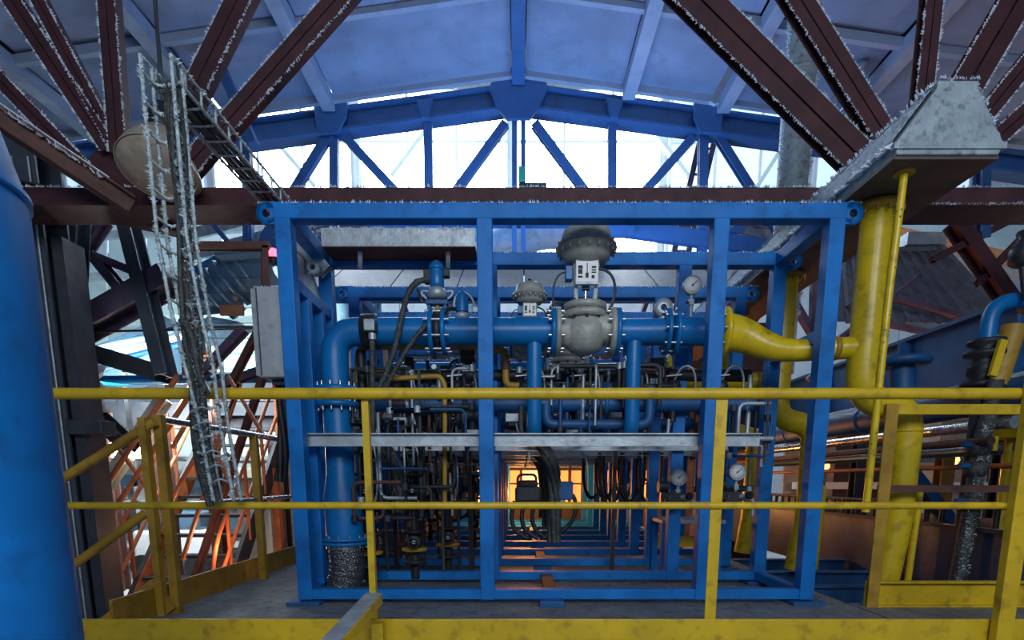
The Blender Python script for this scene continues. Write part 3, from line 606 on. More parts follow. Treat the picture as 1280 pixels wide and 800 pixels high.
g2 = gauge(921, 590, HY+.02, .062, 'white dial gauge lower right, near the right end of the galvanised channel', .16)
g3 = gauge(848, 597, HY+.22, .062, 'smaller white dial gauge, left of the right inner post', .16)
def valve_cluster(px, py, Y, label):
    o = at(px, py, Y); r = thing('gauge_manifold', label, 'valve', o)
    P('block', 'dark', r, 'box', o, (.13, .09, .11), bev=.012)
    for k in (-1, 1):
        P('needle_valve', 'galv', r, 'cyl', o+V((k*.05, -.04, .02)), o+V((k*.085, -.09, .03)), .018, .014, 12)
        P('knob', 'black', r, 'cyl', o+V((k*.085, -.085, .03)), o+V((k*.095, -.105, .03)), .03, .03, 12)
    P('side_can', 'dark', r, 'cyl', o+V((-.12, 0, .10)), o+V((-.05, 0, .10)), .045, .045, 14)
    P('outlet_tube', 'galv', r, 'tube', fil([o+V((.06, 0, 0)), o+V((.16, 0, 0)), o+V((.16, 0, -.12))], .03), .014, 8)
    return r
valve_cluster(914, 624, HY+.02, 'dark manifold block under the lower right gauge'); valve_cluster(842, 625, HY+.22, 'dark manifold block under the smaller gauge')
sg = thing('sight_glass', 'pale ring-shaped fitting standing on the header by the right flange pair', 'fitting', at(829, 400, HY+.05))
o = at(829, 385, HY+.05)
P('ring', 'galv', sg, 'ring', o, (0, 1, 0), .022, .062, .04, 22); P('neck', 'galv', sg, 'cyl', o+V((0, 0, -.06)), o+V((0, 0, -.11)), .03); P('side_ring', 'galv', sg, 'ring', o+V((.05, -.01, -.05)), (.2, 1, .2), .02, .035, .03, 16)
# yellow risers on the right: tapered end of each header, riser up to the duct, loop down to the deck
YX = 2.235
def yellow_riser(YY, HY, label):
    r = thing('gas_riser', label, 'pipe', (YX, YY, H+1.69), 'yellow risers under the duct')
    xs = at(902, 417, 4.06).x; zt = H+.845
    P('tapered_pipe', 'pipe_yellow', r, 'tube', bez((xs, HY, HZ-.005), (xs+.22, HY, HZ), (xs+.25, HY-.05, zt+.01), (xs+.48, YY+.08, zt), 14)+[V((YX-.02, YY, zt))], [.128-.058*min(1, k/13) for k in range(15)]+[.068], 24)
    P('end_flange', 'pipe_yellow', r, 'lathe', [(.001, -.014), (.16, -.014), (.16, .014), (.001, .014)], (xs+.01, HY, HZ), (1, 0, 0), 28)
    P('riser', 'pipe_yellow', r, 'tube', fil([(YX, YY, H+1.66), (YX, YY, H+.52), (YX+.33, YY, H+.47), (YX+.33, YY, H-.3), (YX+.265, YY, H-.80)], .17, 8), .093, 24)
    fl = P('top_flange', 'ochre', r, 'lathe', [(.001, -.018), (.15, -.018), (.15, .018), (.001, .018)], (YX, YY, H+1.66), (0, 0, 1), 28)
    MB().bolts((YX, YY, H+1.65), (0, 0, 1), .128, 12, .009, .07).build('bolts', 'ochre', fl, 'stuff')
    P('weld_band', 'pipe_yellow', r, 'ring', (YX+.33, YY, H+.32), (0, 0, 1), .09, .096, .02, 24)
    P('drain_tube', 'pipe_yellow', r, 'tube', fil([(YX+.42, YY+.02, H-.05), (YX+.48, YY+.02, H-.07), (YX+.46, YY+.02, H-.80)], .03), .022, 10)
    P('strap', 'ochre', r, 'ring', (xs+.66, YY+.03, zt), (1, 0, 0), .069, .074, .03, 20)
    return r
yellow_riser(3.80, HY, 'thick yellow gas riser rising to the duct, foremost')
yellow_riser(5.0, HY+1.48, 'yellow gas riser behind the right corner post, second from the front')
yellow_riser(6.2, HY+2.96, 'yellow gas riser farthest back along the duct')
sr = thing('sensor_line', 'thin knobbly yellow tube hanging from the duct end, beside the thick riser', 'pipe', at(1128, 230, 3.42))
pts = [at(1130, 218, 3.43), at(1112, 360, 3.43), at(1097, 500, 3.43), at(1082, 640, 3.43)]
P('tube', 'pipe_yellow', sr, 'tube', pts, .021, 12)
P('top_flange', 'ochre', sr, 'cyl', pts[0]+V((0, 0, .0)), pts[0]+V((0, 0, .035)), .055, .055, 18)
kn = MB()
for k in range(46):
    t = random.random()*2.9; i = min(2, int(t)); p = pts[i].lerp(pts[i+1], t-i); an = random.random()*6.3
    kn.lathe([(.001, -.006), (.007, 0), (.001, .006)], p+V((.021*math.cos(an), .021*math.sin(an), 0)), (0, 0, 1), 6)
kn.build('crust', 'ochre', sr, 'stuff')
# small yellow gas lines, valves, trim, instrument blocks, cable loops: one set per row
def gas_line(label):
    r = thing('gas_line', label, 'pipe', (-.75, HY+.25, H), 'small yellow gas lines')
    y = HY+.25
    P('tube', 'ochre', r, 'tube', fil([at(447, 480, y), at(450, 434, y), at(470, 432, y), at(598, 432, y)], .06), .030, 12)
    P('tube', 'ochre', r, 'tube', fil([at(480, 474, y-.3), at(550, 470, y-.3), at(556, 480, y-.3), at(556, 632, y-.3)], .06), .017, 10)
    P('tube', 'ochre', r, 'tube', fil([at(600, 437, y), at(632, 437, y), at(632, 482, y), at(660, 483, y)], .05), .026, 12)
    P('union', 'rust', r, 'cyl', at(632, 452, y), at(632, 462, y), .036, .036, 10)
    P('union', 'ochre', r, 'cyl', at(500, 432, y), at(508, 432, y), .04, .04, 8); P('union', 'ochre', r, 'cyl', at(615, 437, y), at(622, 437, y), .036, .036, 8)
    return r
gl = gas_line('small yellow gas tubing with unions, below the front header')
row_copies(gl, ['small yellow gas tubing in the second row', 'small yellow gas tubing in the third row'], (1, 2))
def valve_train(label):
    """dark gate valves and strainers on a vertical run left of the downcomer hose"""
    y = HY+.12; r = thing('valve_train', label, 'valve', at(455, 700, y), 'upright valve trains')
    x = at(458, 600, y).x
    P('run_pipe', 'dark', r, 'tube', [(x, y, .05), (x, y, HZ-.1)], .034, 12)
    for z, R in ((.18, .09), (.28, .10), (.42, .095), (.62, .09), (.86, .095), (1.02, .085), (1.22, .09), (1.40, .075)):
        P('flange', 'ochre' if z in (.28,) else 'dark', r, 'lathe', [(.001, -.012), (R, -.012), (R, .012), (.001, .012)], (x, y, z), (0, 0, 1), 16)
    for z in (.35, .74, 1.12):
        P('valve_body', 'dark', r, 'lathe', [(.001, -.07), (.05, -.06), (.066, 0), (.05, .06), (.001, .07)], (x, y, z), (0, 0, 1), 16)
        P('valve_stem', 'galv', r, 'cyl', (x, y, z), (x+.02, y-.14, z), .014)
        P('hand_wheel', 'dark', r, 'ring', (x+.02, y-.14, z), (0, 1, 0), .040, .052, .012, 18)
        P('hand_spoke', 'dark', r, 'bar', (x-.022, y-.14, z), (x+.062, y-.14, z), .01)
    P('impulse_tube', 'galv', r, 'tube', bez((x, y-.03, .6), (x+.15, y-.1, .65), (x+.12, y-.1, 1.0), (x+.02, y-.03, 1.3)), .008, 8)
    return r
vt = valve_train('dark upright train of valves and yellow flanges beside the front downcomer')
row_copies(vt, ['dark upright valve train in the second row', 'dark upright valve train in the third row', 'dark upright valve train in the last row'])
def transmitter(o, label, group='instrument transmitters'):
    o = V(o); r = thing('transmitter', label, 'instrument', o, group)
    P('body', 'dark', r, 'cyl', o+V((-.055, 0, 0)), o+V((.055, 0, 0)), .048, .048, 18)
    P('cover', 'galv', r, 'cyl', o+V((-.07, 0, 0)), o+V((-.052, 0, 0)), .053, .053, 18); P('cover', 'galv', r, 'cyl', o+V((.052, 0, 0)), o+V((.07, 0, 0)), .053, .053, 18)
    P('neck', 'dark', r, 'cyl', o+V((0, 0, -.04)), o+V((0, 0, -.10)), .026); P('sensor_block', 'galv', r, 'box', o+V((0, 0, -.13)), (.10, .07, .065), bev=.006)
    P('bracket', 'galv', r, 'box', o+V((0, .05, -.12)), (.05, .05, .12), bev=.004)
    P('impulse_tube', 'galv', r, 'tube', bez(o+V((.03, 0, -.16)), o+V((.04, 0, -.3)), o+V((.14, 0, -.26)), o+V((.13, 0, -.45)), 12), .008, 8)
    P('cable_tail', 'black', r, 'tube', bez(o+V((-.05, .02, -.02)), o+V((-.18, .02, .0)), o+V((-.18, .0, -.2)), o+V((-.14, .0, -.4)), 12), .010, 8)
    return r
n = 0
for k in range(3):
    for j, (px, py, dy) in enumerate([(500, 505, .22), (535, 525, .5), (585, 445, .35), (640, 500, .3), (715, 520, .5), (770, 470, .3), (820, 455, .35), (590, 520, .15)]):
        p = at(px, py, HY+dy); p.y += 1.48*k
        transmitter(p, '%s instrument transmitter %s' % (['dark', 'shadowed', 'far'][k], ['by the arching conduit', 'beside the yellow drop tube', 'under the header near the left inner post', 'right of the left inner post', 'under the big control valve', 'left of the right branch pipe', 'by the right flange pair', 'against the left inner post'][j])+['', ', second row', ', third row'][k])
def manifold(label):
    """horizontal lower header with stub valves"""
    y = HY+.25; z = at(700, 505, y).z; r = thing('manifold', label, 'pipe', (.3, y, z), 'lower dark blue manifolds')
    P('pipe', 'dull_blue', r, 'tube', [(-1.15, y, z), (1.75, y, z)], .058, 18)
    P('pipe', 'dull_blue', r, 'tube', fil([(.2, y-.12, z-.02), (.2, y-.12, z-.16), (.95, y-.12, z-.16), (.95, y-.12, z+.1)], .07), .036, 14)
    for x in (-.9, -.45, .05, .45, .8, 1.15, 1.5):
        st = P('stub', 'dark', r, 'tube', [(x, y, z-.13), (x, y, z+.17)], .027, 12)
        P('stub_valve', 'dark', r, 'lathe', [(.001, -.05), (.04, -.045), (.055, 0), (.04, .045), (.001, .05)], (x, y, z+.12), (0, 0, 1), 14)
        P('lever', 'galv', r, 'bar', (x-.07, y-.05, z+.19), (x+.04, y-.05, z+.20), .014, .008)
        P('flange', 'dull_blue', r, 'lathe', [(.001, -.012), (.082, -.012), (.082, .012), (.001, .012)], (x+.2, y, z), (1, 0, 0), 18)
        P('bleed_tube', 'galv', r, 'tube', bez((x, y-.02, z+.17), (x+.02, y-.1, z+.3), (x+.16, y-.1, z+.3), (x+.14, y-.05, z+.05), 10), .008, 6)
    P('rear_pipe', 'dark', r, 'tube', [(-1.2, y+.1, z+.22), (1.75, y+.1, z+.22)], .045, 14)
    return r
mf = manifold('dark blue lower manifold with stub valves, just above the front galvanised channel')
row_copies(mf, ['dark blue lower manifold in the second row', 'dark blue lower manifold in the third row', 'dark blue lower manifold in the last row'])
dup(vt, (.30, .22, 0), 'dark valve train with yellow flanges, right of the braided hose, behind the railing post'); dup(vt, (.52, .55, 0), 'dark valve train left of the yellow drop tube')
dup(vt, (.36, 1.75, 0), 'dark valve train in the second row, beside the hanging cables'); dup(vt, (.62, 2.1, 0), 'dark valve train in the second row, left of the inner post')
def tube_nest(x0, x1, y0, y1, z0, z1, n, label):
    r = thing('tube_nest', label, 'pipe', ((x0+x1)/2, (y0+y1)/2, z0), 'tangles of small impulse tubes')
    for k in range(n):
        x, y, z = random.uniform(x0, x1), random.uniform(y0, y1), random.uniform(z0, z1); pts = [V((x, y, z))]
        for q in range(random.randint(3, 5)):
            p = pts[-1].copy(); ax = random.choice('xzzxy') if q else 'z'; L = random.uniform(.12, .42)*random.choice((-1, 1))
            if ax == 'x': p.x = min(x1, max(x0, p.x+L))
            elif ax == 'y': p.y = min(y1, max(y0, p.y+L*.6))
            else: p.z = min(z1, max(z0, p.z+L))
            if (p-pts[-1]).length > .05: pts.append(p)
        if len(pts) < 2: continue
        P('tube', random.choice(['dark', 'dark', 'galv', 'cable', 'rust', 'dull_blue']), r, 'tube', fil(pts, .05, 3), random.choice((.008, .010, .014, .018)), 7)
        e = pts[len(pts)//2]; P('union', random.choice(['dark', 'galv', 'steel']), r, 'cyl', e-V((0, 0, .022)), e+V((0, 0, .022)), .024, .024, 8)
for k in range(3):
    dy = 1.48*k; w = ['front', 'second', 'third'][k]
    tube_nest(-1.15, -.32, HY-.12+dy, HY+.34+dy, .55, 1.58, 30, 'tangle of small tubes below the header, left of the inner post, %s row' % w)
    tube_nest(.0, 1.12, HY+.05+dy, HY+.34+dy, 1.12, 1.62, 24, 'tangle of small tubes beneath the big control valve, %s row' % w)
    tube_nest(1.32, 1.80, HY+.0+dy, HY+.34+dy, .75, 1.60, 12, 'tangle of small tubes under the right flange pair, %s row' % w)
for k, (px, py, Yb, w, h) in enumerate([(487, 512, 4.95, .24, .17), (452, 525, 4.9, .12, .2), (585, 505, 5.0, .16, .14), (772, 512, 4.9, .15, .16)]):
    bx_ = thing('instrument_box', ['pale instrument box behind the hanging cables, left of centre', 'narrow grey instrument box beside the downcomer', 'grey instrument box left of the inner post', 'grey instrument box near the right branch pipe'][k], 'box', at(px, py+15, Yb)); o = at(px, py, Yb)
    P('case', 'cabinet' if k != 2 else 'steel', bx_, 'box', o, (w, .12, h), bev=.01); P('lid', 'galv', bx_, 'box', o+V((0, -.065, 0)), (w*.9, .012, h*.88), bev=.004)
    P('stand', 'dark', bx_, 'bar', (o.x, o.y+.07, 0), (o.x, o.y+.07, o.z+h*.4), .035)
    for q in (-.3, .3): P('gland', 'black', bx_, 'cyl', o+V((w*q, 0, -h/2)), o+V((w*q, 0, -h/2-.06)), .018, .014, 8)
# drop hoses and hanging burner blocks in the middle
def cable_drop(pts, r, label, nw=5, group='hanging cable bundles', mat='cable'):
    o = thing('cable_bundle', label, 'cable', pts[-1], group)
    for k in range(nw):
        an = 2*PI*k/nw; q = [V(p)+V((math.cos(an+.25*i)*r*.55, math.sin(an+.25*i)*r*.55, 0)) for i, p in enumerate(pts)]
        P('cable', mat, o, 'tube', q, r*.45, 8)
    return o
y = HY+.25
cb = cable_drop(bez(at(676, 556, y), at(692, 570, y), at(697, 600, y), at(692, 678, y), 14), .055, 'thick grimy cable bundle hanging in the middle, front row')
cbb = cable_drop(bez(at(478, 560, y), at(496, 570, y), at(500, 600, y), at(497, 640, y), 14), .06, 'thick grimy cable bundle left of centre, behind the railing post')
for k in (1, 2): dup(cb, (.02*k, 1.48*k, 0), ['cable bundle hanging in the middle, second row', 'cable bundle hanging in the middle, third row'][k-1]); dup(cbb, (0, 1.48*k, 0), ['cable bundle left of centre, second row', 'cable bundle left of centre, third row'][k-1])
def burner(label):
    o = at(660, 618, HY+.3); r = thing('actuator_block', label, 'actuator', o, 'actuator blocks hung amid the frames')
    P('block', 'dark', r, 'box', o+V((-.0, 0, 0)), (.20, .14, .12), bev=.02); P('cover', 'black', r, 'box', o+V((.0, 0, .08)), (.15, .12, .06), bev=.02)
    P('solenoid_box', 'dull_blue', r, 'box', o+V((.27, -.02, .03)), (.14, .12, .14), bev=.01); P('nozzle', 'galv', r, 'cyl', o+V((.26, -.05, -.04)), o+V((.26, -.05, -.11)), .025)
    P('air_tube', 'rust', r, 'tube', fil([o+V((-.08, -.05, .05)), o+V((-.08, -.05, .15)), o+V((.06, -.05, .15)), o+V((.06, -.05, .08))], .04), .010, 8)
    for k, x in enumerate((-.10, -.02, .06)): P('hose', 'black', r, 'tube', bez(o+V((x, 0, -.05)), o+V((x-.06, 0, -.2)), o+V((x-.02, 0, -.3)), o+V((x+.1, 0, -.34)), 10), .017, 8)
    P('hose', 'black', r, 'tube', bez(o+V((.34, -.02, 0)), o+V((.42, -.02, -.12)), o+V((.34, -.02, -.3)), o+V((.12, 0, -.34)), 12), .016, 8)
    return r
bl = burner('dark actuator block with hoses, hanging in the middle of the front row')
for k, l in enumerate(['dark actuator block in the second row', 'dark actuator block in the third row']): dup(bl, (-.9+.25*k, 1.48*(k+1), .02), l)
for k in range(12):
    x0 = 0.75+0.10*(k % 6)+random.uniform(-.03, .03); yy = (5.27, 5.84, 6.75, 7.32)[2*(k//6)+k % 2]; zt = H+.25
    conduit('cable_loop', ['first','second','third','fourth','fifth','sixth'][k % 6]+' black cable loop from the left among the rear posts, '+['nearer','farther'][k//6]+' row', bez((x0, yy, zt), (x0-.05, yy, zt-.6), (x0+.25, yy, zt-.65), (x0+.2, yy, zt), 14), .014, 'black', 'cable', 'black cable loops among the rear posts')
for k in range(10):
    x0 = -1.15+0.09*k; yy = 4.5+.33*(k % 5)
    conduit('impulse_line', 'thin '+['black','grey','grimy'][k % 3]+' impulse line dropping behind the front header, '+['leftmost','second','third','fourth','fifth','sixth','seventh','eighth','ninth','last'][k]+' from the left', fil([(x0, yy, HZ-.1), (x0+.03*(k % 3), yy, H+.2), (x0+.1, yy-.05, H-.1), (x0+.1, yy-.05, .02)], .08), .013, ['dark', 'steel', 'cable'][k % 3], 'pipe', 'impulse lines behind the front header')
st = thing('support_table', 'small blue stand with a warm-lit top, inside the frame right of centre', 'stand', at(865, 705, 4.72))
tz = at(850, 652, 4.75).z; xa, xb = at(826, 652, 4.75).x, at(905, 652, 4.75).x
P('top', 'galv', st, 'box', ((xa+xb)/2, 4.95, tz), (xb-xa, .5, .03), bev=.004)
for x in (xa+.04, xb-.04):
    for y in (4.76, 5.12): P('leg', 'blue', st, 'box', (x, y, tz/2), (.06, .06, tz), bev=.004)
P('shelf_bar', 'yellow', st, 'box', ((xa+xb)/2, 5.13, tz*.55), (xb-xa-.1, .03, .10))
# ------------------------------------------------------------------ yellow railings
def railing():
    r = thing('guard_railing', 'yellow guard railing along the near deck edge, across the whole view', 'railing', (0, 2.9, 0))
    Y = 2.9; zt = at(640, 492, Y).z; zm = at(640, 632, Y).z; xe = at(1262, 640, Y).x
    P('top_rail', 'yellow', r, 'tube', [(-2.75, Y, zt), (3.2, Y, zt)], .028, 16)
    P('mid_rail', 'yellow', r, 'tube', [(-2.75, Y, zm), (xe-.02, Y, zm)], .0185, 12)
    P('rail_cap', 'yellow', r, 'lathe', [(.001, -.02), (.018, -.012), (.023, 0), (.018, .012), (.001, .02)], (xe-.03, Y-.01, zm), (1, 0, 0), 12)
    for x, w in ((at(459, 600, Y).x, .034), (at(895, 640, Y).x, .058)):
        P('post', 'yellow', r, 'ang', (x, Y+.03, -.12), (x, Y+.03, zt-.02), w, .008)
    P('post', 'yellow', r, 'bar', (xe, Y-.05, -.12), (xe, Y-.05, zt+.25), .085, .05, bev=.004)
railing()
def side_rail():
    Y = 3.6; r = thing('guard_railing', 'short yellow railing with a wide kick plate, at the right beyond the long one', 'railing', (2.7, Y, 0))
    xl = at(1098, 640, Y).x; zt = at(1180, 512, Y).z; zm = at(1150, 611, Y).z
    P('post', 'ochre', r, 'ang', (xl, Y, 0.0), (xl, Y, zt+.03), .075, .01)
    P('top_rail', 'yellow', r, 'bar', (xl-.02, Y, zt), (5.4, Y, zt), .045, .06)
    P('mid_rail', 'rust', r, 'bar', (xl, Y+.03, zm), (5.4, Y+.03, zm), .02, .045)
    P('kick_plate', 'yellow', r, 'ch', (xl-.03, Y-.01, .085), (5.4, Y-.01, .085), .05, .17, .012)
    P('post', 'yellow', r, 'bar', (4.4, Y, 0), (4.4, Y, zt), .07, .05)
side_rail()
def left_rail():
    r = thing('guard_railing', 'old yellow railing with a bright steel top bar, along the left deck edge', 'railing', (-2.22, 3.4, 0))
    x = -2.235
    p0 = at(196, 523, 3.4); zt = p0.z; zm = at(200, 632, 3.4).z; x = p0.x
    P('top_rail', 'chrome', r, 'tube', [(x, 3.4, zt), (x, 9.5, zt)], .024, 12, label='top bar of bright metal'); P('mid_rail', 'chrome', r, 'tube', [(x, 3.4, zm), (x, 9.5, zm)], .017, 10)  # both rails in bright steel
    P('post', 'ochre', r, 'bar', (x, 3.42, 0), (x, 3.42, zt+.02), .05, .05); P('post', 'ochre', r, 'bar', (x-.055, 3.36, 0), (x-.055, 3.36, zt+.0), .042, .05)
    for y in (4.62, 6.2, 7.8, 9.4): P('post', 'ochre', r, 'bar', (x, y, 0), (x, y, zt), .055, .05)
left_rail()
def descent_rail():
    r = thing('stair_handrail', 'yellow sloping handrail pair going down to the left, beside the dark column', 'handrail', at(190, 640, 3.4))
    for a, b in (((194, 527), (40, 622)), ((184, 640), (62, 728))):
        p, q = at(*a, 3.37), at(*b, 3.37); P('rail', 'ochre', r, 'tube', [p, q], .027, 12)
    P('post', 'ochre', r, 'bar', at(58, 790, 3.37), at(52, 612, 3.37), .05)
    P('stringer', 'ochre', r, 'bar', at(205, 742, 3.38), at(110, 815, 3.38), .04, .22)
descent_rail()
fh = thing('access_handrail', 'square yellow bar with a worn pale top, coming toward the viewer at the bottom', 'handrail', (-.74, 2.84, 0))
a, b = at(468, 748, 2.78), at(330, 905, 1.55)
P('bar', 'yellow', fh, 'bar', a, b, .085, .055, bev=.005); P('top_wear', 'galv', fh, 'bar', a+V((0, -.01, .029)), b+V((0, -.01, .029)), .078, .004, label='paint worn off the top face')
P('post', 'yellow', fh, 'box', (a.x+.005, 2.81, -.02), (.06, .06, a.z-.04+.04), bev=.004)
# ------------------------------------------------------------------ left: blue column, steel column, cabinet, frame
bp = thing('blue_column', 'thick glossy blue pipe column at the left edge, nearest of all', 'pipe', (-1.52, 1.5, -.8))
P('shaft', 'blue', bp, 'cyl', (-1.52, 1.5, -.8), (-1.52, 1.5, 1.55), .25, .25, 48)
P('upper_shaft', 'blue', bp, 'cyl', (-1.52, 1.5, 1.55), (-1.52, 1.5, 1.72), .25, .21, 48); P('weld_ring', 'blue', bp, 'ring', (-1.52, 1.5, 1.55), (0, 0, 1), .245, .257, .02, 48)
scx = at(75, 500, 5.4).x
co = thing('steel_column', 'dark slate steel column of rolled section at left, behind the sloping handrail', 'column', (scx, 5.4, ZF))
P('shaft', 'slate', co, 'ib', (scx-.05, 5.4, ZF), (scx-.05, 5.4, H+3.0), .42, .30, .022, up=(0, 1, 0))
P('side_channel', 'steel', co, 'ch', (scx+.23, 5.42, ZF), (scx+.23, 5.42, H+2.1), .10, .26, .014, up=(0, 1, 0))
P('bracket', 'steel', co, 'box', (scx+.34, 5.3, at(100, 535, 5.3).z), (.32, .2, .13), bev=.01)
P('base_plate', 'steel', co, 'box', (scx, 5.4, ZF+.015), (.6, .5, .03))
P('cable_run', 'galv', co, 'tube', [(scx-.02, 5.23, ZF+.2), (scx-.02, 5.23, H+2.7)], .012, 6); P('cable_run', 'galv', co, 'tube', [(scx+.12, 5.23, ZF+.2), (scx+.12, 5.23, H+2.7)], .010, 6)
# leaning struts with violet faces and the heavy sloping beams behind them
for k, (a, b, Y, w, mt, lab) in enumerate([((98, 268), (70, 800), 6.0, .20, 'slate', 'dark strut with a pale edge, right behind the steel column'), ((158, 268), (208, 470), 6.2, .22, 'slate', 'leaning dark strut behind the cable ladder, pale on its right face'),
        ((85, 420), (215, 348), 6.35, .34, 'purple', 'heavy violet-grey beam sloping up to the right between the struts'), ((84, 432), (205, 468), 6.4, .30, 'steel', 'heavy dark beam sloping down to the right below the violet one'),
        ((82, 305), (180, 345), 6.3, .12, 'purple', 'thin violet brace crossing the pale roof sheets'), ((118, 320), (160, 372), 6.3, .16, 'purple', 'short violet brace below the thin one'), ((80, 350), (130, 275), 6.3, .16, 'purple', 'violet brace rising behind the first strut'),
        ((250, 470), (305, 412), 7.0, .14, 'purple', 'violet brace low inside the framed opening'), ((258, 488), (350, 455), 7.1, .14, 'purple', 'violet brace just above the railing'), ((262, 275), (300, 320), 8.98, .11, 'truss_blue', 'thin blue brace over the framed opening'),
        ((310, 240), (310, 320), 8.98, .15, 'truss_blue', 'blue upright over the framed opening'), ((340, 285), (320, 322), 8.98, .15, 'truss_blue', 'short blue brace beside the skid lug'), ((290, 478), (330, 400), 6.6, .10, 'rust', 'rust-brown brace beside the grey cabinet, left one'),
        ((236, 745), (346, 420), 6.7, .10, 'rust', 'rust-brown brace beside the grey cabinet, right one'), ((100, 500), (165, 560), 6.9, .24, 'steel', 'dark brace below the railing, right of the column'), ((205, 500), (110, 640), 7.3, .2, 'cream', 'pale brace near the lamp by the stairs')]):  # the last strut is coloured cream
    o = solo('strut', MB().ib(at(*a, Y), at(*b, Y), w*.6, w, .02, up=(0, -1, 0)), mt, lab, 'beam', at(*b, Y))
solo('tie_wire', MB().tube([at(95, 415, 6.3), at(330, 410, 6.3)], .012, 6), 'ink', 'thin black wire stretched across the left bay', 'wire', at(200, 412, 6.3))
# pale sloping sheets and blue-grey ducts of the bay beyond
cs = thing('sheet_canopy', 'pale greenish sheet canopy sloping behind the left struts', 'canopy', at(200, 330, 12))
for k in range(7):
    a, b = at(40+48*k, 250, 14.5), at(40+48*k, 465, 11.5); a2, b2 = at(40+48*k+45, 250, 14.5), at(40+48*k+45, 465, 11.5); t = V((0, .05, .05))
    MB().add([a, a2, b2, b, a+t, a2+t, b2+t, b+t], [(0, 1, 2, 3), (7, 6, 5, 4), (0, 4, 5, 1), (1, 5, 6, 2), (2, 6, 7, 3), (3, 7, 4, 0)]).build('roof_sheet', 'pale', cs)
for k, (a, b) in enumerate([((30, 300), (375, 282)), ((30, 352), (375, 330)), ((30, 415), (375, 385))]): P('purlin', 'galv', cs, 'bar', at(*a, 11.4+.6*(2-k)), at(*b, 11.4+.6*(2-k)), .10, .14)
bd = thing('elbow_duct', 'large blue-grey duct with a pleated elbow seen through the framed opening', 'duct', at(285, 365, 8.6))
for k, (a, b, r) in enumerate([((240, 375), (275, 372), .22), ((270, 380), (292, 345), .30), ((288, 350), (345, 330), .32)]): P('duct_section', 'bluesheet', bd, 'tube', [at(*a, 8.6), at(*b, 8.6)], r, 8)
for k in range(5): P('pleat', 'bluesheet', bd, 'ring', at(272+9*k, 372-9*k, 8.6), (.8, 0, .6), .25, .36, .05, 8)
P('mouth_frame', 'bluesheet', bd, 'bar', at(280, 325, 8.3), at(345, 318, 8.3), .5, .08)
dh = thing('hipped_duct', 'dark blue hip-shaped duct head above the pleated elbow', 'duct', at(290, 330, 9))
P('hood', 'dull_blue', dh, 'plate', [(at(x, y, 9.2).x, at(x, y, 9.2).z) for x, y in ((238, 335), (290, 308), (375, 308), (375, 352), (238, 352))], 9.2, 9.9)
for k, (pts, lab) in enumerate([([(232, 408), (262, 395), (298, 402), (250, 425)], 'flat blue-grey duct plate below the elbow'), ([(100, 440), (205, 395), (205, 425), (115, 462)], 'flat blue-grey duct lying behind the heavy beams'), ([(120, 470), (210, 432), (210, 452), (140, 482)], 'lower flat blue-grey duct behind the heavy beams')]):
    solo('flat_duct', MB().plate([(at(x, y, 8.4).x, at(x, y, 8.4).z) for x, y in pts], 8.4, 8.9), 'bluesheet', lab, 'duct', at(*pts[0], 8.4))
for k in range(5): solo('service_pipe', MB().tube([at(90, 445+9*k, 7.8+.2*k), at(235, 408+10*k, 8.2+.2*k)], .045+.01*(k % 2), 8), ['bluesheet', 'galv', 'dull_blue'][k % 3], ['highest','second','third','fourth','lowest'][k]+' sloping service pipe of the set behind the heavy beams on the left', 'pipe', at(90, 445+9*k, 7.8+.2*k), 'sloping service pipes')
solo('service_pipe', MB().tube([at(110, 476, 7.4), at(360, 472, 7.4)], .06, 12), 'pipe_blue', 'bright blue level pipe just above the top rail at left', 'pipe', at(110, 476, 7.4))
ps = MB(); nx, nz = 8, 14; vs = []
for j in range(nz+1):
    for i in range(nx+1):
        p = at(98+26*i/nx+8*j/nz, 455+60*j/nz, 6.0); p.y += .06*math.sin(i*1.7+j*.9)+random.uniform(-.02, .02); vs.append(p)
vs2 = [v+V((0, .012, 0)) for v in vs]; w = nx+1; n0 = len(vs)
ps.add(vs+vs2, [(j*w+i, j*w+i+1, (j+1)*w+i+1, (j+1)*w+i) for j in range(nz) for i in range(nx)]+[(n0+j*w+i, n0+(j+1)*w+i, n0+(j+1)*w+i+1, n0+j*w+i+1) for j in range(nz) for i in range(nx)], True)
solo('plastic_sheet', ps, 'sheet', 'crumpled white plastic sheet hung right of the steel column', 'sheet', at(110, 515, 6.0))
# framed opening
wf = thing('steel_frame', 'red-brown steel frame standing upright left of the grey cabinet', 'frame', at(285, 470, 5.0))
FYY = 5.0
for a, b in (((233, 308), (233, 470)), ((333, 308), (333, 470)), ((229, 307), (337, 307))): P('member', 'rust', wf, 'bar', at(*a, FYY), at(*b, FYY), .05, .05)
for a, b in (((240, 313), (240, 470)), ((240, 313), (328, 313)), ((328, 313), (328, 460)), ((240, 409), (335, 409))): P('inner_bar', 'steel', wf, 'bar', at(*a, FYY+.04), at(*b, FYY+.04), .022, .02)
bk = at(333, 400, FYY); P('bracket', 'rust', wf, 'bar', bk, (-1.57, 4.22, bk.z), .04, .04)
for k in range(8): P('wire', 'steel', wf, 'tube', [at(238, 328+19*k, FYY+.05), at(330, 328+19*k, FYY+.05)], .003, 5)
solo('wooden_tag', MB().box(at(290, 388, 5.05), (.20, .02, .085)), 'wood', 'small brown wooden board hung in the steel frame', 'board', at(290, 394, 4.96))
rl = thing('signal_lamp', 'small glowing red signal lamp beside the top of the skid post', 'lamp', at(343, 318, 4.3))
o = at(342, 317, 4.3); P('lens', 'redlamp', rl, 'lathe', [(.001, -.03), (.03, -.025), (.032, .01), (.02, .03), (.001, .034)], o, (0, 0, 1), 14); P('base', 'dark', rl, 'cyl', o+V((0, 0, -.07)), o+V((0, 0, -.028)), .036); P('bracket', 'dark', rl, 'bar', o+V((0, 0, -.06)), o+V((.12, .02, -.06)), .03)
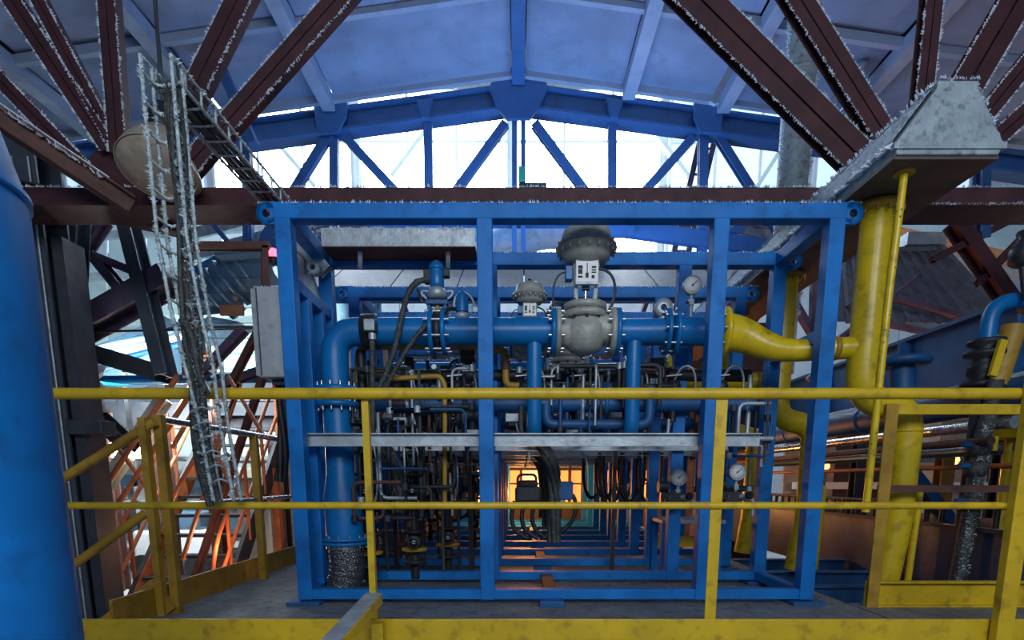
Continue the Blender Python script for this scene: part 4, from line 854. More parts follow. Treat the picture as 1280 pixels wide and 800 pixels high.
# grey cabinet on the skid's left side
cb_ = thing('control_cabinet', 'pale grey control cabinet hung on the left side of the front skid frame', 'cabinet', at(335, 470, 3.75))
xa, xb = at(319, 415, 3.72).x, at(351, 415, 3.72).x; z0, z1 = at(335, 471, 3.72).z, at(335, 357, 3.72).z
P('body', 'cabinet', cb_, 'box', ((xa+xb)/2, 3.98, (z0+z1)/2), (xb-xa, .5, z1-z0), bev=.008)
P('door', 'cabinet', cb_, 'box', (xa-.012, 3.98, (z0+z1)/2), (.022, .48, z1-z0-.02), bev=.004)
P('seam', 'steel', cb_, 'bar', (xa+.02, 3.725, z0+.01), (xa+.02, 3.725, z1-.01), .006, .006)
P('gland_plate', 'steel', cb_, 'box', ((xa+xb)/2+.03, 3.95, z0-.02), (.12, .3, .03)); P('bracket', 'black', cb_, 'box', (xb+.02, 3.9, z0-.03), (.07, .2, .1))
MB().frost((xa, 3.735, z1), (xb, 3.735, z1), (0, -.2, 1), .009, .004).build('frost', 'frost', cb_, 'stuff')
cable_drop(bez(at(353, 480, 3.95), at(355, 520, 3.95), at(358, 560, 3.95), at(350, 602, 3.95), 14), .045, 'black cable tail hanging below the grey cabinet', 4, None, 'black')
# ------------------------------------------------------------------ cable ladder furred with frost, with its cables
cl = thing('cable_ladder', 'frost-furred wire cable ladder running out over the skid and turning down at left', 'cable tray', (-1.55, 2.75, 1.6))
TZ = H+1.80; TXC = -1.555; TW = .066; Yn, Yf = 2.72, 4.62
def wires(pts, r=.007, name='side_wire'):
    o = P(name, 'frosty', cl, 'tube', pts, r, 6)
    f = MB()
    for a, b in zip(pts[:-1], pts[1:]):
        a, b = V(a), V(b); m = V((random.uniform(-1, 1), -1, random.uniform(-.5, .5)))
        f.frost(a, b, m, .017, .0045, .008); f.frost(a, b, -m+V((0, -1, 0)), .014, .007, .006)
    f.build('frost', 'frosty', o, 'stuff')
for s in (-1, 1):
    x = TXC+s*TW
    wires([(x, Yn, TZ), (x, Yf, TZ)]); wires([(x, Yn+.05, TZ-.075), (x, Yf, TZ-.075)])
def vx(z): return TXC+.10*max(0, 1.9-z)
zs = [TZ, 2.2, 1.9, 1.6, 1.35, 1.1, .9, .72]
for s in (-1, 1):
    for dy in (0, .075): wires([(vx(z)+s*TW*(1 if z > 1.3 else .75), Yn+dy+(.0 if z > 1.4 else .03), z) for z in zs], .008)
for k in range(15):
    y = Yn+.1+k*(Yf-Yn-.12)/14
    o = P('rung', 'frosty', cl, 'tube', fil([(TXC-TW, y, TZ), (TXC-TW, y, TZ-.078), (TXC+TW, y, TZ-.078), (TXC+TW, y, TZ)], .02, 3), .0055, 6)
for k in range(15):
    z = TZ-.06-k*.115
    pts = fil([(vx(z)-TW, Yn, z), (vx(z)-TW*.8, Yn+.075, z-.015), (vx(z)+TW*.8, Yn+.075, z-.015), (vx(z)+TW, Yn, z)], .03, 3)
    o = P('rung', 'frosty', cl, 'tube', pts, .006, 6)
    MB().frost(pts[3], pts[-4], (0, -.6, -1), .016, .004, .006).build('frost', 'frosty', o, 'stuff')
tray_c = thing('cable_bundle', 'grimy cables tied along the vertical cable ladder, dark tail at the middle rail', 'cable', (-1.5, 2.8, .7))
for k in range(5):
    dx = .0+.012*k; ww = [V((TXC+dx, Yn+.45, TZ-.055)), V((TXC+dx, Yn+.18, TZ-.035)), V((TXC+dx, Yn+.08, TZ-.06))]+[V((TXC+dx+.01*math.sin(z*7+k), Yn+.055+.012*math.sin(k*2+z*3), z)) for z in (TZ-.18, 2.25, 2.0, 1.75, 1.5, 1.3)]
    e = at(262+3*k, 634-random.uniform(0, 10), 2.78); ww += bez(ww[-1], ww[-1]+V((0, 0, -.25)), e+V((-.06, 0, .32)), e, 8)[1:]
    P('cable', 'cable', tray_c, 'tube', ww, [.012]*9+[.016, .018, .019, .020, .020, .019, .017, .013], 8)
fz = MB()
for q in range(5):
    zz = 2.3-.28*q; fz.frost((TXC+.05, Yn+.03, zz), (TXC+.05, Yn+.03, zz-.28), (.4, -1, 0), .02, .005, .02)
fz.build('frost', 'frosty', tray_c, 'stuff')
for q in range(6): P('tie', 'galv', tray_c, 'tube', fil([at(238+5*q, 515+18*q, 2.72), at(252+4.5*q, 508+18*q, 2.71), at(262+4.5*q, 512+18*q, 2.74)], .02, 3), .005, 6)
P('wrap', 'cable', tray_c, 'tube', bez(at(226, 400, 2.74), at(252, 420, 2.72), at(238, 470, 2.72), at(262, 492, 2.74), 14), [.014, .016, .014, .016, .014, .016, .013, .015, .013, .014, .013, .012, .012, .010, .008], 10)
jb2 = thing('junction_box', 'small pale junction box fixed to the side of the hanging cables', 'box', at(248, 440, 2.78))
P('box', 'cabinet', jb2, 'box', at(247, 427, 2.80), (.05, .06, .115), bev=.008); P('conduit', 'galv', jb2, 'tube', bez(at(240, 446, 2.8), at(240, 480, 2.78), at(262, 470, 2.78), at(262, 492, 2.78), 12), .009, 8)
hc = thing('cable_bundle', 'black cables lying in the horizontal cable ladder', 'cable', (TXC, 3.6, TZ-.07))
for k in range(5): P('cable', 'cable', hc, 'tube', [(TXC-.05+.025*k+.006*math.sin(i*2+k), Yn+.08+i*.26, TZ-.06+.008*math.sin(i+k*2)) for i in range(8)], .012, 8)
tj = thing('tray_drop', 'frosted perforated cable tray dropping inside the skid behind its left post', 'cable tray', at(385, 400, 4.3))
for a, b, w in (((372, 300), (408, 340), .10), ((385, 345), (400, 400), .07)): P('tray', 'galv', tj, 'ch', at(*a, 4.3), at(*b, 4.3), w, .06, .006, up=(0, -1, 0))
P('tube_end', 'frosty', tj, 'ring', at(393, 336, 4.2), (0, 1, 0), .02, .04, .08, 16); P('bracket', 'cabinet', tj, 'box', at(377, 325, 4.34), (.06, .08, .34), bev=.006)
# galvanised tray across the skid top
gt = thing('cable_tray', 'grey cable tray capped with dirty snow, under the top bar at left', 'cable tray', at(500, 297, 4.25))
a, b = at(402, 297, 4.15), at(594, 297, 4.15)
P('side_wall', 'galv', gt, 'box', ((a.x+b.x)/2, 4.15, a.z), (b.x-a.x, .012, .115)); P('side_wall', 'galv', gt, 'box', ((a.x+b.x)/2, 4.42, a.z), (b.x-a.x, .012, .115)); P('tray_bottom', 'rust', gt, 'box', ((a.x+b.x)/2, 4.285, a.z-.055), (b.x-a.x, .27, .012))
m = MB().frost((a.x, 4.15, a.z+.055), (b.x, 4.15, a.z+.055), (0, -.3, 1), .014, .003, .01); m.build('snow', 'crust', gt, 'stuff')
for k in range(7): P('cable', 'cable', gt, 'tube', [(a.x+.02+(b.x-a.x-.04)*i/6, 4.18+.034*k+.01*math.sin(i+k), a.z+.045+.008*math.sin(i*2+k)) for i in range(7)], .014, 6)
for px in (450, 560): P('hanger', 'galv', gt, 'bar', at(px, 297, 4.2), at(px, 335, 4.28), .03, .02)
# bell lamp
bl_ = thing('pendant_lamp', 'large beige bell-shaped pendant lamp behind the frosted cable ladder', 'lamp', at(196, 200, 4.35))
o = at(196, 212, 4.35); axis = V((.08, -.42, -.9)).normalized()
P('reflector', 'sand', bl_, 'lathe', [(.05, -.36), (.09, -.33), (.13, -.27), (.185, -.18), (.225, -.08), (.245, 0), (.252, .0), (.248, -.012), (.225, -.09), (.18, -.19), (.12, -.28), (.001, -.34)], o, axis, 36)
P('glass', 'sand', bl_, 'lathe', [(.24, -.006), (.235, .004), (.12, .02), (.001, .024)], o, axis, 32, label='pale lens')
P('gear_box', 'dark', bl_, 'lathe', [(.001, -.56), (.085, -.55), (.095, -.50), (.095, -.36), (.06, -.33), (.001, -.33)], o, axis, 20); P('bail', 'steel', bl_, 'tube', [o-axis*.54, o-axis*.54+V((0, .02, .75))], .015, 8)
P('clip', 'chrome', bl_, 'box', o+V((-.235, -.03, .02)), (.03, .02, .02))
b2 = thing('pendant_lamp', 'second bell lamp, mostly hidden, lower right of the big one', 'lamp', at(232, 225, 4.55)); o = at(228, 226, 4.6)
P('reflector', 'sand', b2, 'lathe', [(.03, -.2), (.08, -.16), (.12, -.05), (.13, 0), (.001, .01)], o, axis, 24); P('bail', 'steel', b2, 'tube', [o-axis*.18, o-axis*.18+V((0, .02, .7))], .012, 8)
# ------------------------------------------------------------------ stairs in the left bay
def stairs():
    r = thing('staircase', 'steep open-tread staircase of dark steel with orange rails, in the left bay', 'stairs', at(200, 740, 6.6))
    y0 = 6.45; run, rise = 2.75, 3.0; xl, xr = at(158, 745, y0).x, at(158, 745, y0).x+1.12
    def pt(x, t, dz=0): return V((x, y0+run*t, ZF+.05+rise*t+dz))
    for x in (xl, xr): P('stringer', 'steel', r, 'bar', pt(x, -.02), pt(x, 1.0), .05, .24)
    P('stringer_glow', 'orange', r, 'bar', pt(xl+.035, 0, .02), pt(xl+.035, 1, .02), .012, .20, label='orange lamplight coloured onto the inner face')  # lamplight on the stringer put in as an orange strip
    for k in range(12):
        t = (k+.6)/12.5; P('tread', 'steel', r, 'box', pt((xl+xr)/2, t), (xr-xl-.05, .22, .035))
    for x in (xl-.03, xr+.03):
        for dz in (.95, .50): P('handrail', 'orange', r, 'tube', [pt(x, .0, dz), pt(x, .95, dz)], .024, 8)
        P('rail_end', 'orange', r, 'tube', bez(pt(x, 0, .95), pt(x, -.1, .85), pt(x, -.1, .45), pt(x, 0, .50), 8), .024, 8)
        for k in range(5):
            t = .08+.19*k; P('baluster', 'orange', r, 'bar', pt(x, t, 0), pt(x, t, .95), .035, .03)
stairs()
sr2 = thing('lattice_railing', 'orange lattice railing with a rounded end, left of the staircase', 'railing', at(105, 690, 5.9))
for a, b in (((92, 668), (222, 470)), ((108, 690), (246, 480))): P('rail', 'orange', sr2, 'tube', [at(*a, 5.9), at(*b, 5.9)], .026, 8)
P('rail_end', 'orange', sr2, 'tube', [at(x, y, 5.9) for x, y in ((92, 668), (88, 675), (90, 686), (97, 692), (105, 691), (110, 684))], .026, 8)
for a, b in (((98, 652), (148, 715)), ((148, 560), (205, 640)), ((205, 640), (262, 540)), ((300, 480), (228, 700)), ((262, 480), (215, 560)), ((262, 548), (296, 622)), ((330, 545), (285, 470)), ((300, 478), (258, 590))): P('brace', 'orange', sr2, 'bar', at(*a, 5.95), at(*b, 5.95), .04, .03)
solo('landing_beam', MB().box(at(240, 520, 9.0)+V((-.2, 0, 0)), (3.8, .3, .38)).box(at(240, 520, 9.0)+V((-.2, .9, .12)), (3.8, 1.6, .08)), 'steel', 'dark landing beam above the staircase, behind the top rail', 'landing', at(240, 530, 9.0))
for k, (px, w) in enumerate([(138, .16), (205, .2), (268, .16)]):
    p = at(px, 600, 8.2); solo('bay_post', MB().ib((p.x, 8.2, ZF), (p.x, 8.2, H+.95), w, w, .02, up=(0, 1, 0)), 'rust', ['orange-lit post left of the bright lamp', 'rust-brown post right of the bright lamp', 'rust-brown post behind the staircase'][k], 'column', (p.x, 8.2, ZF))
wl_ = thing('floodlight', 'bright white floodlight glaring through the stair rails at left', 'lamp', at(160, 563, 7.4)); o = at(158, 563, 7.4)
P('lens', 'tubelamp', wl_, 'box', o, (.40, .05, .20), bev=.02); P('housing', 'dark', wl_, 'box', o+V((0, .09, 0)), (.42, .12, .24), bev=.02); P('arm', 'dark', wl_, 'bar', o+V((0, .12, .1)), o+V((0, .12, 1.0)), .05)
w2 = thing('floodlight', 'second smaller white lamp right of the bright floodlight', 'lamp', at(211, 555, 9.2)); o = at(212, 556, 9.2); P('lens', 'tubelamp', w2, 'box', o, (.08, .05, .08)); P('housing', 'dark', w2, 'box', o+V((0, .06, .0)), (.12, .06, .12)); P('arm', 'dark', w2, 'bar', o+V((0, .06, .05)), o+V((0, .06, 1.0)), .03)
sbd = thing('cream_panel', 'tall cream board standing on the floor, seen right of the staircase', 'board', at(320, 690, 8.0))
xa, xb = at(296, 620, 8.0).x, at(338, 620, 8.0).x; zt = at(320, 585, 8.0).z
P('board', 'cream', sbd, 'box', ((xa+xb)/2, 8.0, (ZF+zt)/2), (xb-xa, .06, zt-ZF), bev=.006); P('edge_post', 'orange', sbd, 'box', (xb+.06, 8.05, (ZF+zt)/2), (.10, .10, zt-ZF))
for k, (px, w) in enumerate([(352, .2), (378, .14)]): p = at(px, 640, 8.6); solo('bay_post', MB().ib((p.x, 8.6, ZF), (p.x, 8.6, H+.6), w, w, .02, up=(0, 1, 0)), 'rust', ['brown post between cream board and skid', 'narrow brown post just left of the blue downcomer'][k], 'column', (p.x, 8.6, ZF))
hb = thing('pallet_truck', 'low white wheeled truck on the floor beyond the stairs', 'truck', at(225, 655, 9.6)); o = at(225, 640, 9.6)
P('body', 'sheet', hb, 'box', (o.x, 9.6, ZF+.55), (1.2, .8, .5), bev=.06); P('cab', 'bluesheet', hb, 'box', (o.x, 9.6, ZF+.95), (1.0, .7, .3), bev=.05)
for s in (-.45, .45): P('wheel', 'black', hb, 'cyl', (o.x+s, 9.15, ZF+.2), (o.x+s, 9.3, ZF+.2), .2, .2, 18)
pw = thing('partition', 'pale partition of upright panels closing the back of the left bay', 'partition', (-7, 11.7, ZF))
for k in range(7): P('panel', ['white', 'white', 'cream'][k % 3], pw, 'box', (-9.6+1.0*k, 11.7, ZF+1.35), (.97, .06, 2.7), bev=.01)
bw = thing('bay_shelving', 'white shelving with blue bands at the back of the left bay', 'shelving', at(250, 600, 11))
for k in range(5): P('shelf', ['white', 'bluesheet'][k % 2], bw, 'box', (-6.6, 11.2, ZF+.35+.42*k), (5.0, .5, .22 if k % 2 else .08))
for x in (-9, -7.4, -5.8, -4.2): P('upright', 'white', bw, 'box', (x, 11.2, ZF+1.05), (.08, .5, 2.1))
# ------------------------------------------------------------------ glowing cabin behind the skid and its perforated canopy
kb = thing('process_cabin', 'long dark cabin behind the skid frames with furnace-lit openings', 'cabin', (.4, 10.6, ZF))
zc = H+2.75
def slab(x0, x1, z0, z1, name='wall_panel', mat='brownwall'): P(name, mat, kb, 'box', ((x0+x1)/2, 10.55, (z0+z1)/2), (x1-x0, .12, z1-z0))
oz0, oz1 = at(640, 628, 10.5).z, at(640, 588, 10.5).z
xs = [-4.4, -1.0, -.62, -.30, .05, .42, .95, 1.5, 2.05, 2.6, 3.1, 4.4]
for k in range(9): x = -4.4+.978*k; slab(x+.01, x+.968, oz1, zc)
slab(-4.4, 4.4, ZF, oz0); slab(-4.4, -1.0, oz0, oz1); slab(3.1, 4.4, oz0, oz1)
for x in xs[1:-1]: P('mullion', 'rust', kb, 'box', (x, 10.52, (oz0+oz1)/2), (.05, .10, oz1-oz0))
for xa, xb in zip(xs[1:-2], xs[2:-1]):
    P('window_pane', 'furnace_hot' if xa < -.5 or xa == .05 else 'furnace', kb, 'box', ((xa+xb)/2, 10.6, (oz0+oz1)/2), (xb-xa-.05, .02, oz1-oz0))
P('sill', 'rust', kb, 'box', (1.0, 10.46, oz0-.03), (4.4, .14, .06)); P('mid_bar', 'rust', kb, 'box', (1.0, 10.53, (oz0+oz1)/2+.05), (4.2, .06, .03))
cn = thing('canopy', 'perforated blue-grey canopy sloping forward above the dark cabin', 'canopy', (.4, 9.8, zc))
for k in range(8):
    xa = -3.9+1.0*k; a, b = V((xa, 8.85, H+2.78)), V((xa+.98, 8.85, H+2.78)); c_, d_ = V((xa+.98, 10.6, H+3.78)), V((xa, 10.6, H+3.78)); t = V((0, 0, .03))
    MB().add([a, b, c_, d_, a+t, b+t, c_+t, d_+t], [(0, 1, 2, 3), (7, 6, 5, 4), (0, 4, 5, 1), (1, 5, 6, 2), (2, 6, 7, 3), (3, 7, 4, 0)]).build('perforated_panel', 'perf', cn)
P('fascia', 'dull_blue', cn, 'box', (.1, 8.83, H+2.70), (8.1, .05, .22)); P('rear_beam', 'dull_blue', cn, 'box', (.1, 10.45, H+3.6), (8.1, .1, .14))
for k in range(5): P('canopy_arm', 'dull_blue', cn, 'bar', (-3.6+1.85*k, 8.9, H+2.72), (-3.6+1.85*k, 10.5, H+2.2), .06)
for k, (pts, r, mt, lab) in enumerate([([(560, 325, 11.2), (640, 300, 11.2), (690, 285, 11.2), (760, 300, 11.2)], .30, 'paleblue', 'fat blue pipe curving behind the top of the control valve'), ([(600, 310, 10.9), (640, 292, 10.9), (665, 280, 10.9)], .2, 'paleblue', 'pale duct end left of the control valve head'), ([(430, 325, 11), (520, 300, 11), (600, 288, 11)], .13, 'paleblue', 'pale sloping pipe under the grey cable tray'), ([(470, 330, 11.3), (560, 308, 11.3)], .10, 'bluesheet', 'blue-grey sloping pipe beneath the pale one')]):
    solo('overhead_pipe', MB().tube(fil([V((at(*pts[0]).x-.2, pts[0][2], ZF))]+[at(x, y, Y) for x, y, Y in pts], .5, 6), r, 16), mt, lab, 'pipe', at(*pts[0]))
for k in range(6):
    x = -3.5+.62*k; solo('stored_pipe', MB().tube([(x, 10.42, ZF), (x+.1, 10.42, H+2.4)], .07, 10), ['dark', 'dull_blue', 'steel'][k % 3], ['leftmost','second','third','fourth','fifth','rightmost'][k]+' upright dark pipe against the cabin, left half', 'pipe', (x, 10.42, ZF), 'upright pipes against the cabin on the left')
for k in range(7):
    x = 1.2+.4*k; solo('cabin_stay', MB().bar((x, 10.44, ZF), (x+.25*(k % 2), 10.44, H+2.6), .09, .05), 'purple', ['leftmost','second','third','fourth','fifth','sixth','rightmost'][k]+' violet stay leaning on the cabin, right half', 'brace', (x, 10.44, ZF), 'violet stays leaning on the cabin')
# ------------------------------------------------------------------ right bay
def sidebeam(x, w, z0, z1, y0, y1, mat, name, label, cat):
    return solo(name, MB().box((x+w/2, (y0+y1)/2, (z0+z1)/2), (w, y1-y0, z1-z0)), mat, label, cat, (x, y0, z0))
bx = thing('box_girder', 'deep blue box girder running away along the right bay', 'girder', (4.25, 5, H+.9))
P('web', 'dull_blue', bx, 'box', (4.27, 7.4, H+1.17), (.03, 7.2, .62)); P('top_flange', 'dull_blue', bx, 'box', (4.40, 7.4, H+1.50), (.42, 7.2, .035)); P('bottom_flange', 'dull_blue', bx, 'box', (4.40, 7.4, H+.85), (.36, 7.2, .035))
for y in (4.9, 6.4, 8.0, 9.6): P('stiffener', 'dull_blue', bx, 'box', (4.20, y, H+1.17), (.13, .03, .62))
P('saddle', 'pipe_blue', bx, 'box', (4.22, 5.1, H+.86), (.22, .36, .75), bev=.01); P('web_end', 'dull_blue', bx, 'box', (4.45, 3.85, H+1.17), (.32, .03, .62))
vb = thing('elbow_valve', 'dark blue valve stack with a small blue elbow on top, at the right edge', 'valve', at(1228, 475, 4.3))
o = at(1228, 470, 4.3)
P('body', 'dark', vb, 'lathe', [(.001, 0), (.13, 0), (.13, .03), (.07, .05), (.10, .10), (.10, .16), (.06, .20), (.13, .22), (.13, .25), (.06, .27), (.12, .30), (.12, .33), (.001, .33)], o+V((0, 0, -.08)), (0, 0, 1), 22)
P('elbow', 'pipe_blue', vb, 'tube', fil([o+V((.0, 0, .22)), o+V((0, 0, .50)), o+V((.45, 0, .56))], .16, 8), .055, 16)
P('joint', 'dark', vb, 'ring', o+V((.30, 0, .53)), (1, 0, .1), .05, .10, .09, 16); P('support', 'steel', vb, 'cyl', o+V((0, 0, -.08)), (o.x, o.y, ZF), .05)
yp = thing('yellow_cylinder', 'tilted old-yellow cylinder at the right edge, right of the dark valve stack', 'cylinder', at(1262, 440, 4.2))
P('barrel', 'ochre', yp, 'cyl', at(1244, 482, 4.25), at(1268, 408, 4.25), .075, .075, 20); P('edge_strip', 'pipe_yellow', yp, 'bar', at(1240, 470, 4.16), at(1254, 425, 4.16), .05, .03)
bh = solo('blue_drum', MB().lathe([(.001, -.6), (.30, -.6), (.40, -.45), (.40, .45), (.30, .6), (.001, .6)], at(1385, 515, 4.0), (0, .3, 1), 36), 'pipe_blue', 'big rounded blue vessel cut off by the right edge', 'vessel', at(1352, 560, 4.0))
solo('dark_fixture', MB().lathe([(.001, -.12), (.07, -.10), (.09, -.02), (.06, .06), (.09, .10), (.001, .14)], at(1282, 312, 4.2), (.3, 0, 1), 14).tube([at(1276, 318, 4.2), at(1282, 375, 4.2)], .02, 8), 'dark', 'dark bulb-shaped fixture at the right edge above the girder', 'fixture', at(1282, 375, 4.2))
hp = thing('horizontal_pipe', 'long dark blue frosted pipe running away beside the yellow loop', 'pipe', (3.62, 4, H+.62))
P('pipe', 'dull_blue', hp, 'tube', [(3.62, 3.8, H+.62), (3.62, 11, H+.62)], .13, 20)
for y in (4.4, 6.0, 7.6): P('band', 'pipe_blue', hp, 'ring', (3.62, y, H+.62), (0, 1, 0), .125, .14, .04, 20)
P('frost_top', 'crust', hp, 'tube', [(3.60, 3.85, H+.70), (3.60, 11, H+.70)], .065, 10, kind='stuff')
for k, (x, z, r, mt, lab) in enumerate([(3.45, H+.40, .045, 'chrome', 'bright steel pipe running away below the dark frosted one'), (3.30, H+.27, .03, 'rust', 'thin rusty pipe running away beneath the bright one'), (3.9, H+.25, .05, 'bluesheet', 'blue-grey pipe running away behind the bright one'), (3.5, H+.10, .02, 'orange', 'thin orange pipe running away, lowest of the set')]):
    solo('horizontal_pipe', MB().tube([(x, 4.0, z), (x, 11, z)], r, 12), mt, lab, 'pipe', (x, 4.0, z))
tg = thing('trough', 'long metal trough with warm reflections along the right bay', 'trough', (3.5, 4, -.3))
P('side_wall', 'trough', tg, 'box', (3.5, 7.5, .14), (.02, 7.28, .60)); P('rim', 'steel', tg, 'box', (3.5, 7.5, .45), (.09, 7.28, .03)); P('far_wall', 'trough', tg, 'box', (4.7, 7.5, .14), (.02, 7.28, .60)); P('bottom', 'steel', tg, 'box', (4.1, 7.5, -.13), (1.2, 7.28, .02)); P('end_wall', 'trough', tg, 'box', (4.1, 3.87, .14), (1.2, .02, .60))
for y in (5.2, 6.6, 8.0, 9.4): P('wall_rib', 'trough', tg, 'box', (3.48, y, .14), (.03, .06, .58))
for k in range(40): y = 4.0+.18*k; P('peg', 'black', tg, 'cyl', (3.56, y, .46), (3.56, y, .62), .022, .022, 6)
P('peg_rail', 'steel', tg, 'tube', [(3.56, 3.9, .62), (3.56, 11.1, .62)], .02, 6)
for k, (y, lab) in enumerate([(4.4, 'nearest dark blue cross beam below the deck edge at right'), (5.1, 'second dark blue cross beam below the deck edge at right'), (5.9, 'third dark blue cross beam below the deck edge at right')]):
    solo('cross_beam', MB().ib((2.2, y, -.16), (3.47, y, -.16), .10, .30), 'dull_blue', lab, 'beam', (2.7, y, -.3))
solo('pit_floor', MB().box((2.85, 7.4, -.45), (1.25, 7.2, .04)), 'dark', 'dark pit tray between the deck and the trough', 'tray', (2.75, 7.4, -.45))
fp = thing('frosted_standpipe', 'grey standpipe caked with frost, valves on it, right of the yellow loop', 'pipe', at(1203, 715, 4.15))
o = at(1203, 715, 4.15); xx = o.x; zt = at(1210, 530, 4.15).z
P('pipe', 'cable', fp, 'tube', fil([(xx-.05, 4.15, -.2), (xx-.0, 4.15, .6), (xx+.02, 4.15, zt-.05), (xx+.06, 4.15, zt+.12), (xx+.06, 4.15, zt+.3)], .1), .052, 14)
for z in (.55, .80, .95): P('valve_body', 'cable', fp, 'lathe', [(.001, -.06), (.06, -.055), (.085, 0), (.06, .055), (.001, .06)], (xx, 4.15, z+.1), (0, 0, 1), 14); P('handle', 'dull_blue', fp, 'cyl', (xx-.14, 4.12, z+.12), (xx-.02, 4.14, z+.12), .018)
MB().frost((xx-.04, 4.1, 0), (xx+.02, 4.1, zt), (0, -1, 0), .013, .002, .045).build('frost', 'frosty', fp, 'stuff')
P('yellow_grip', 'pipe_yellow', fp, 'box', (xx+.07, 4.1, at(1210, 555, 4.15).z), (.03, .03, .10))
for k, (px, y, mt, lab) in enumerate([(1178, 6.6, 'ochre', 'old-yellow post in the warm right bay'), (1072, 6.9, 'steel', 'dark post rising from the trough near its far end'), (1250, 6.2, 'steel', 'dark post at the far right of the trough')]):
    p = at(px, 600, y); solo('bay_post', MB().ib((p.x, y, ZF), (p.x, y, H+.45), .14, .14, .014, up=(0, 1, 0)), mt, lab, 'column', (p.x, y, ZF))
solo('blue_brace', MB().bar(at(1135, 585, 5.6), at(1190, 655, 5.6), .12, .1), 'dull_blue', 'dark blue diagonal brace right of the yellow loop', 'brace', at(1190, 655, 5.6))
solo('yellow_tank', MB().lathe([(.001, -.10), (.17, -.10), (.17, .10), (.001, .10)], at(1265, 532, 4.5), (0, 0, 1), 24).tube([at(1265, 545, 4.5), V((at(1265, 545, 4.5).x, 4.5, -.05))], .04, 10), 'pipe_yellow', 'short yellow round housing under the small railing at the right edge', 'housing', at(1265, 545, 4.5))
solo('pump_cap', MB().lathe([(.001, -.04), (.20, -.035), (.22, 0), (.18, .035), (.001, .04)], at(1128, 452, 4.9), (0, 0, 1), 26).tube([at(1128, 455, 4.9), at(1128, 492, 4.9)], .09, 16).tube([at(1128, 492, 4.9), V((at(1128, 492, 4.9).x, 4.9, ZF))], .05, 10), 'dull_blue', 'flat dark blue cap on a stub behind the thin yellow tube', 'cap', at(1128, 492, 4.9))
wb2 = thing('lit_booth', 'booth with a warmly lit wall at the back of the right bay', 'booth', (8.0, 10.5, ZF))
for k in range(6): P('wall_sheet', ['sand', 'brownwall', 'cream'][k % 3], wb2, 'box', (5.4+.95*k, 10.6, H+.2), (.93, .08, 2.0))
P('roof_edge', 'steel', wb2, 'box', (7.8, 10.4, H+1.25), (6.0, .5, .12)); P('shelf', 'white', wb2, 'box', (7.6, 10.2, H-.1), (5.2, .3, .12)); P('shelf', 'bluesheet', wb2, 'box', (7.6, 10.2, H+.35), (5.2, .3, .08))
al = thing('amber_lamp', 'small amber lamp glowing behind the right corner post', 'lamp', at(1031, 583, 8.5)); o = at(1031, 583, 8.5); P('bulb', 'ember', al, 'lathe', [(.001, -.07), (.05, -.05), (.07, 0), (.05, .06), (.001, .08)], o, (0, 0, 1), 14); P('stand', 'dark', al, 'cyl', (o.x, o.y, ZF), (o.x, o.y, o.z-.06), .03)
al2 = dup(al, at(1192, 575, 7.6)-o, 'amber lamp glowing behind the frosted standpipe')
rf = thing('shed_roof', 'grey ribbed shed roof with a sloping gable edge behind the thick yellow riser', 'roof', at(1160, 380, 7.5))
T0, T1, B0, B1 = at(1040, 318, 8.6), at(1168, 312, 8.6), at(1040, 402, 7.5), at(1250, 404, 7.5)
for k in range(11):
    u, w = k/11, (k+.94)/11; t = V((0, .04, .05)); q = [T0.lerp(T1, u), T0.lerp(T1, w), B0.lerp(B1, w), B0.lerp(B1, u)]
    MB().add(q+[p+t for p in q], [(0, 1, 2, 3), (7, 6, 5, 4), (0, 4, 5, 1), (1, 5, 6, 2), (2, 6, 7, 3), (3, 7, 4, 0)]).build('roof_sheet', 'tile', rf)
    P('seam_rib', 'tile', rf, 'bar', q[0]+V((0, -.02, -.01)), q[3]+V((0, -.02, -.01)), .05, .04)
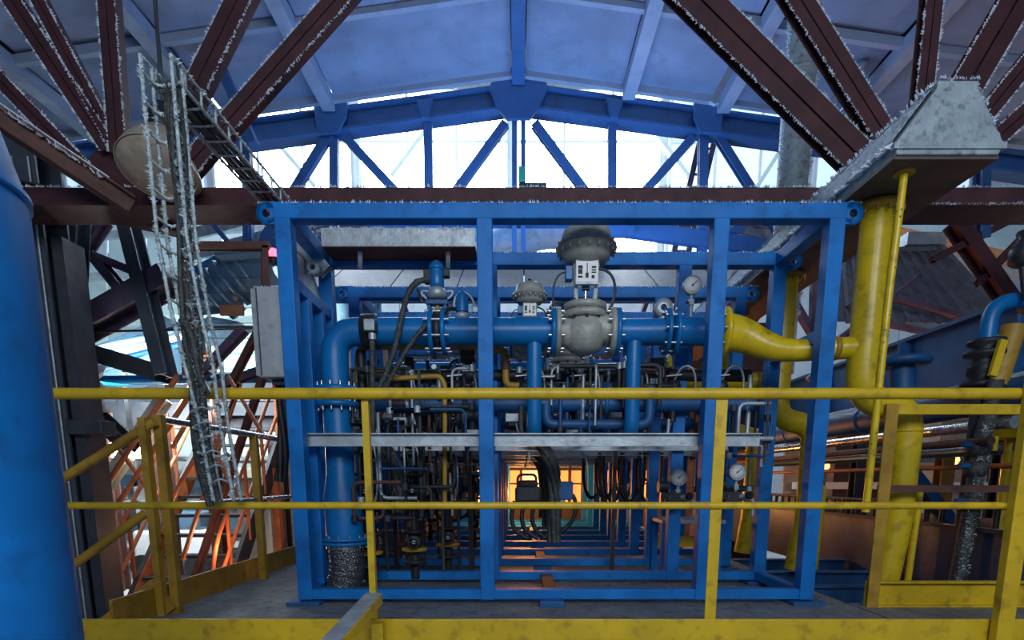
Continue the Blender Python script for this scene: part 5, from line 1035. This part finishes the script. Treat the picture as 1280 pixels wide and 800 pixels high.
P('gable_edge', 'tile', rf, 'bar', T1+V((.03, -.05, 0)), B1+V((.03, -.05, 0)), .10, .10); P('ridge_cap', 'tile', rf, 'bar', T0, T1+V((.05, 0, 0)), .14, .07); P('ridge_vent', 'galv', rf, 'box', at(1150, 303, 8.6), (.55, .3, .16))
for k, (a, b, w) in enumerate([((1118, 372), (1215, 400), .10), ((1010, 475), (1110, 365), .07), ((1085, 400), (1180, 420), .07), ((1120, 460), (1060, 380), .07), ((1195, 395), (1230, 425), .07), ((1040, 430), (1150, 345), .07)]): P('rafter', 'purple', rf, 'bar', at(*a, 7.4), at(*b, 7.4), w, .06)
for k, (a, b, w) in enumerate([((1192, 278), (1262, 378), .18), ((1165, 325), (1290, 262), .10), ((1222, 355), (1290, 285), .09), ((1227, 210), (1227, 300), .13)]):
    solo('roof_stay', MB().ib(at(*a, 6.3), at(*b, 6.3), w*.7, w, .014, up=(0, -1, 0)), 'oxide' if k != 3 else 'truss_blue', ['heavy dark red stay sloping down right in front of the planked roof', 'thin dark stay crossing the heavy one', 'lower thin dark stay at the right edge', 'dark blue upright under the red chord at right'][k], 'brace', at(*b, 6.3))
pr = thing('plank_roof', 'sloping roof of pale and orange planks at the far right', 'roof', at(1240, 320, 10))
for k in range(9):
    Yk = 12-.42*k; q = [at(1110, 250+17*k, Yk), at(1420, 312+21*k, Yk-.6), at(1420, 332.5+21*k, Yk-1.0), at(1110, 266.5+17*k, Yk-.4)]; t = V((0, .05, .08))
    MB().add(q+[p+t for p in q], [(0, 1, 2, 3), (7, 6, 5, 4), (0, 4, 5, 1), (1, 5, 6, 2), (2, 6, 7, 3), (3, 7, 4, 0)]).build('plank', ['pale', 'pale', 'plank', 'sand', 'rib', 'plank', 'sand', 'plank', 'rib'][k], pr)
solo('pink_post', MB().bar(at(1018, 345, 8.6), at(1016, 425, 8.6), .10, .08), 'purple', 'pinkish upright between the two yellow risers', 'column', at(1016, 425, 8.6))
solo('pink_post', MB().bar(at(990, 375, 8.6), at(1020, 425, 8.6), .14, .08), 'purple', 'pinkish leaning bar between the two yellow risers', 'brace', at(1020, 425, 8.6))
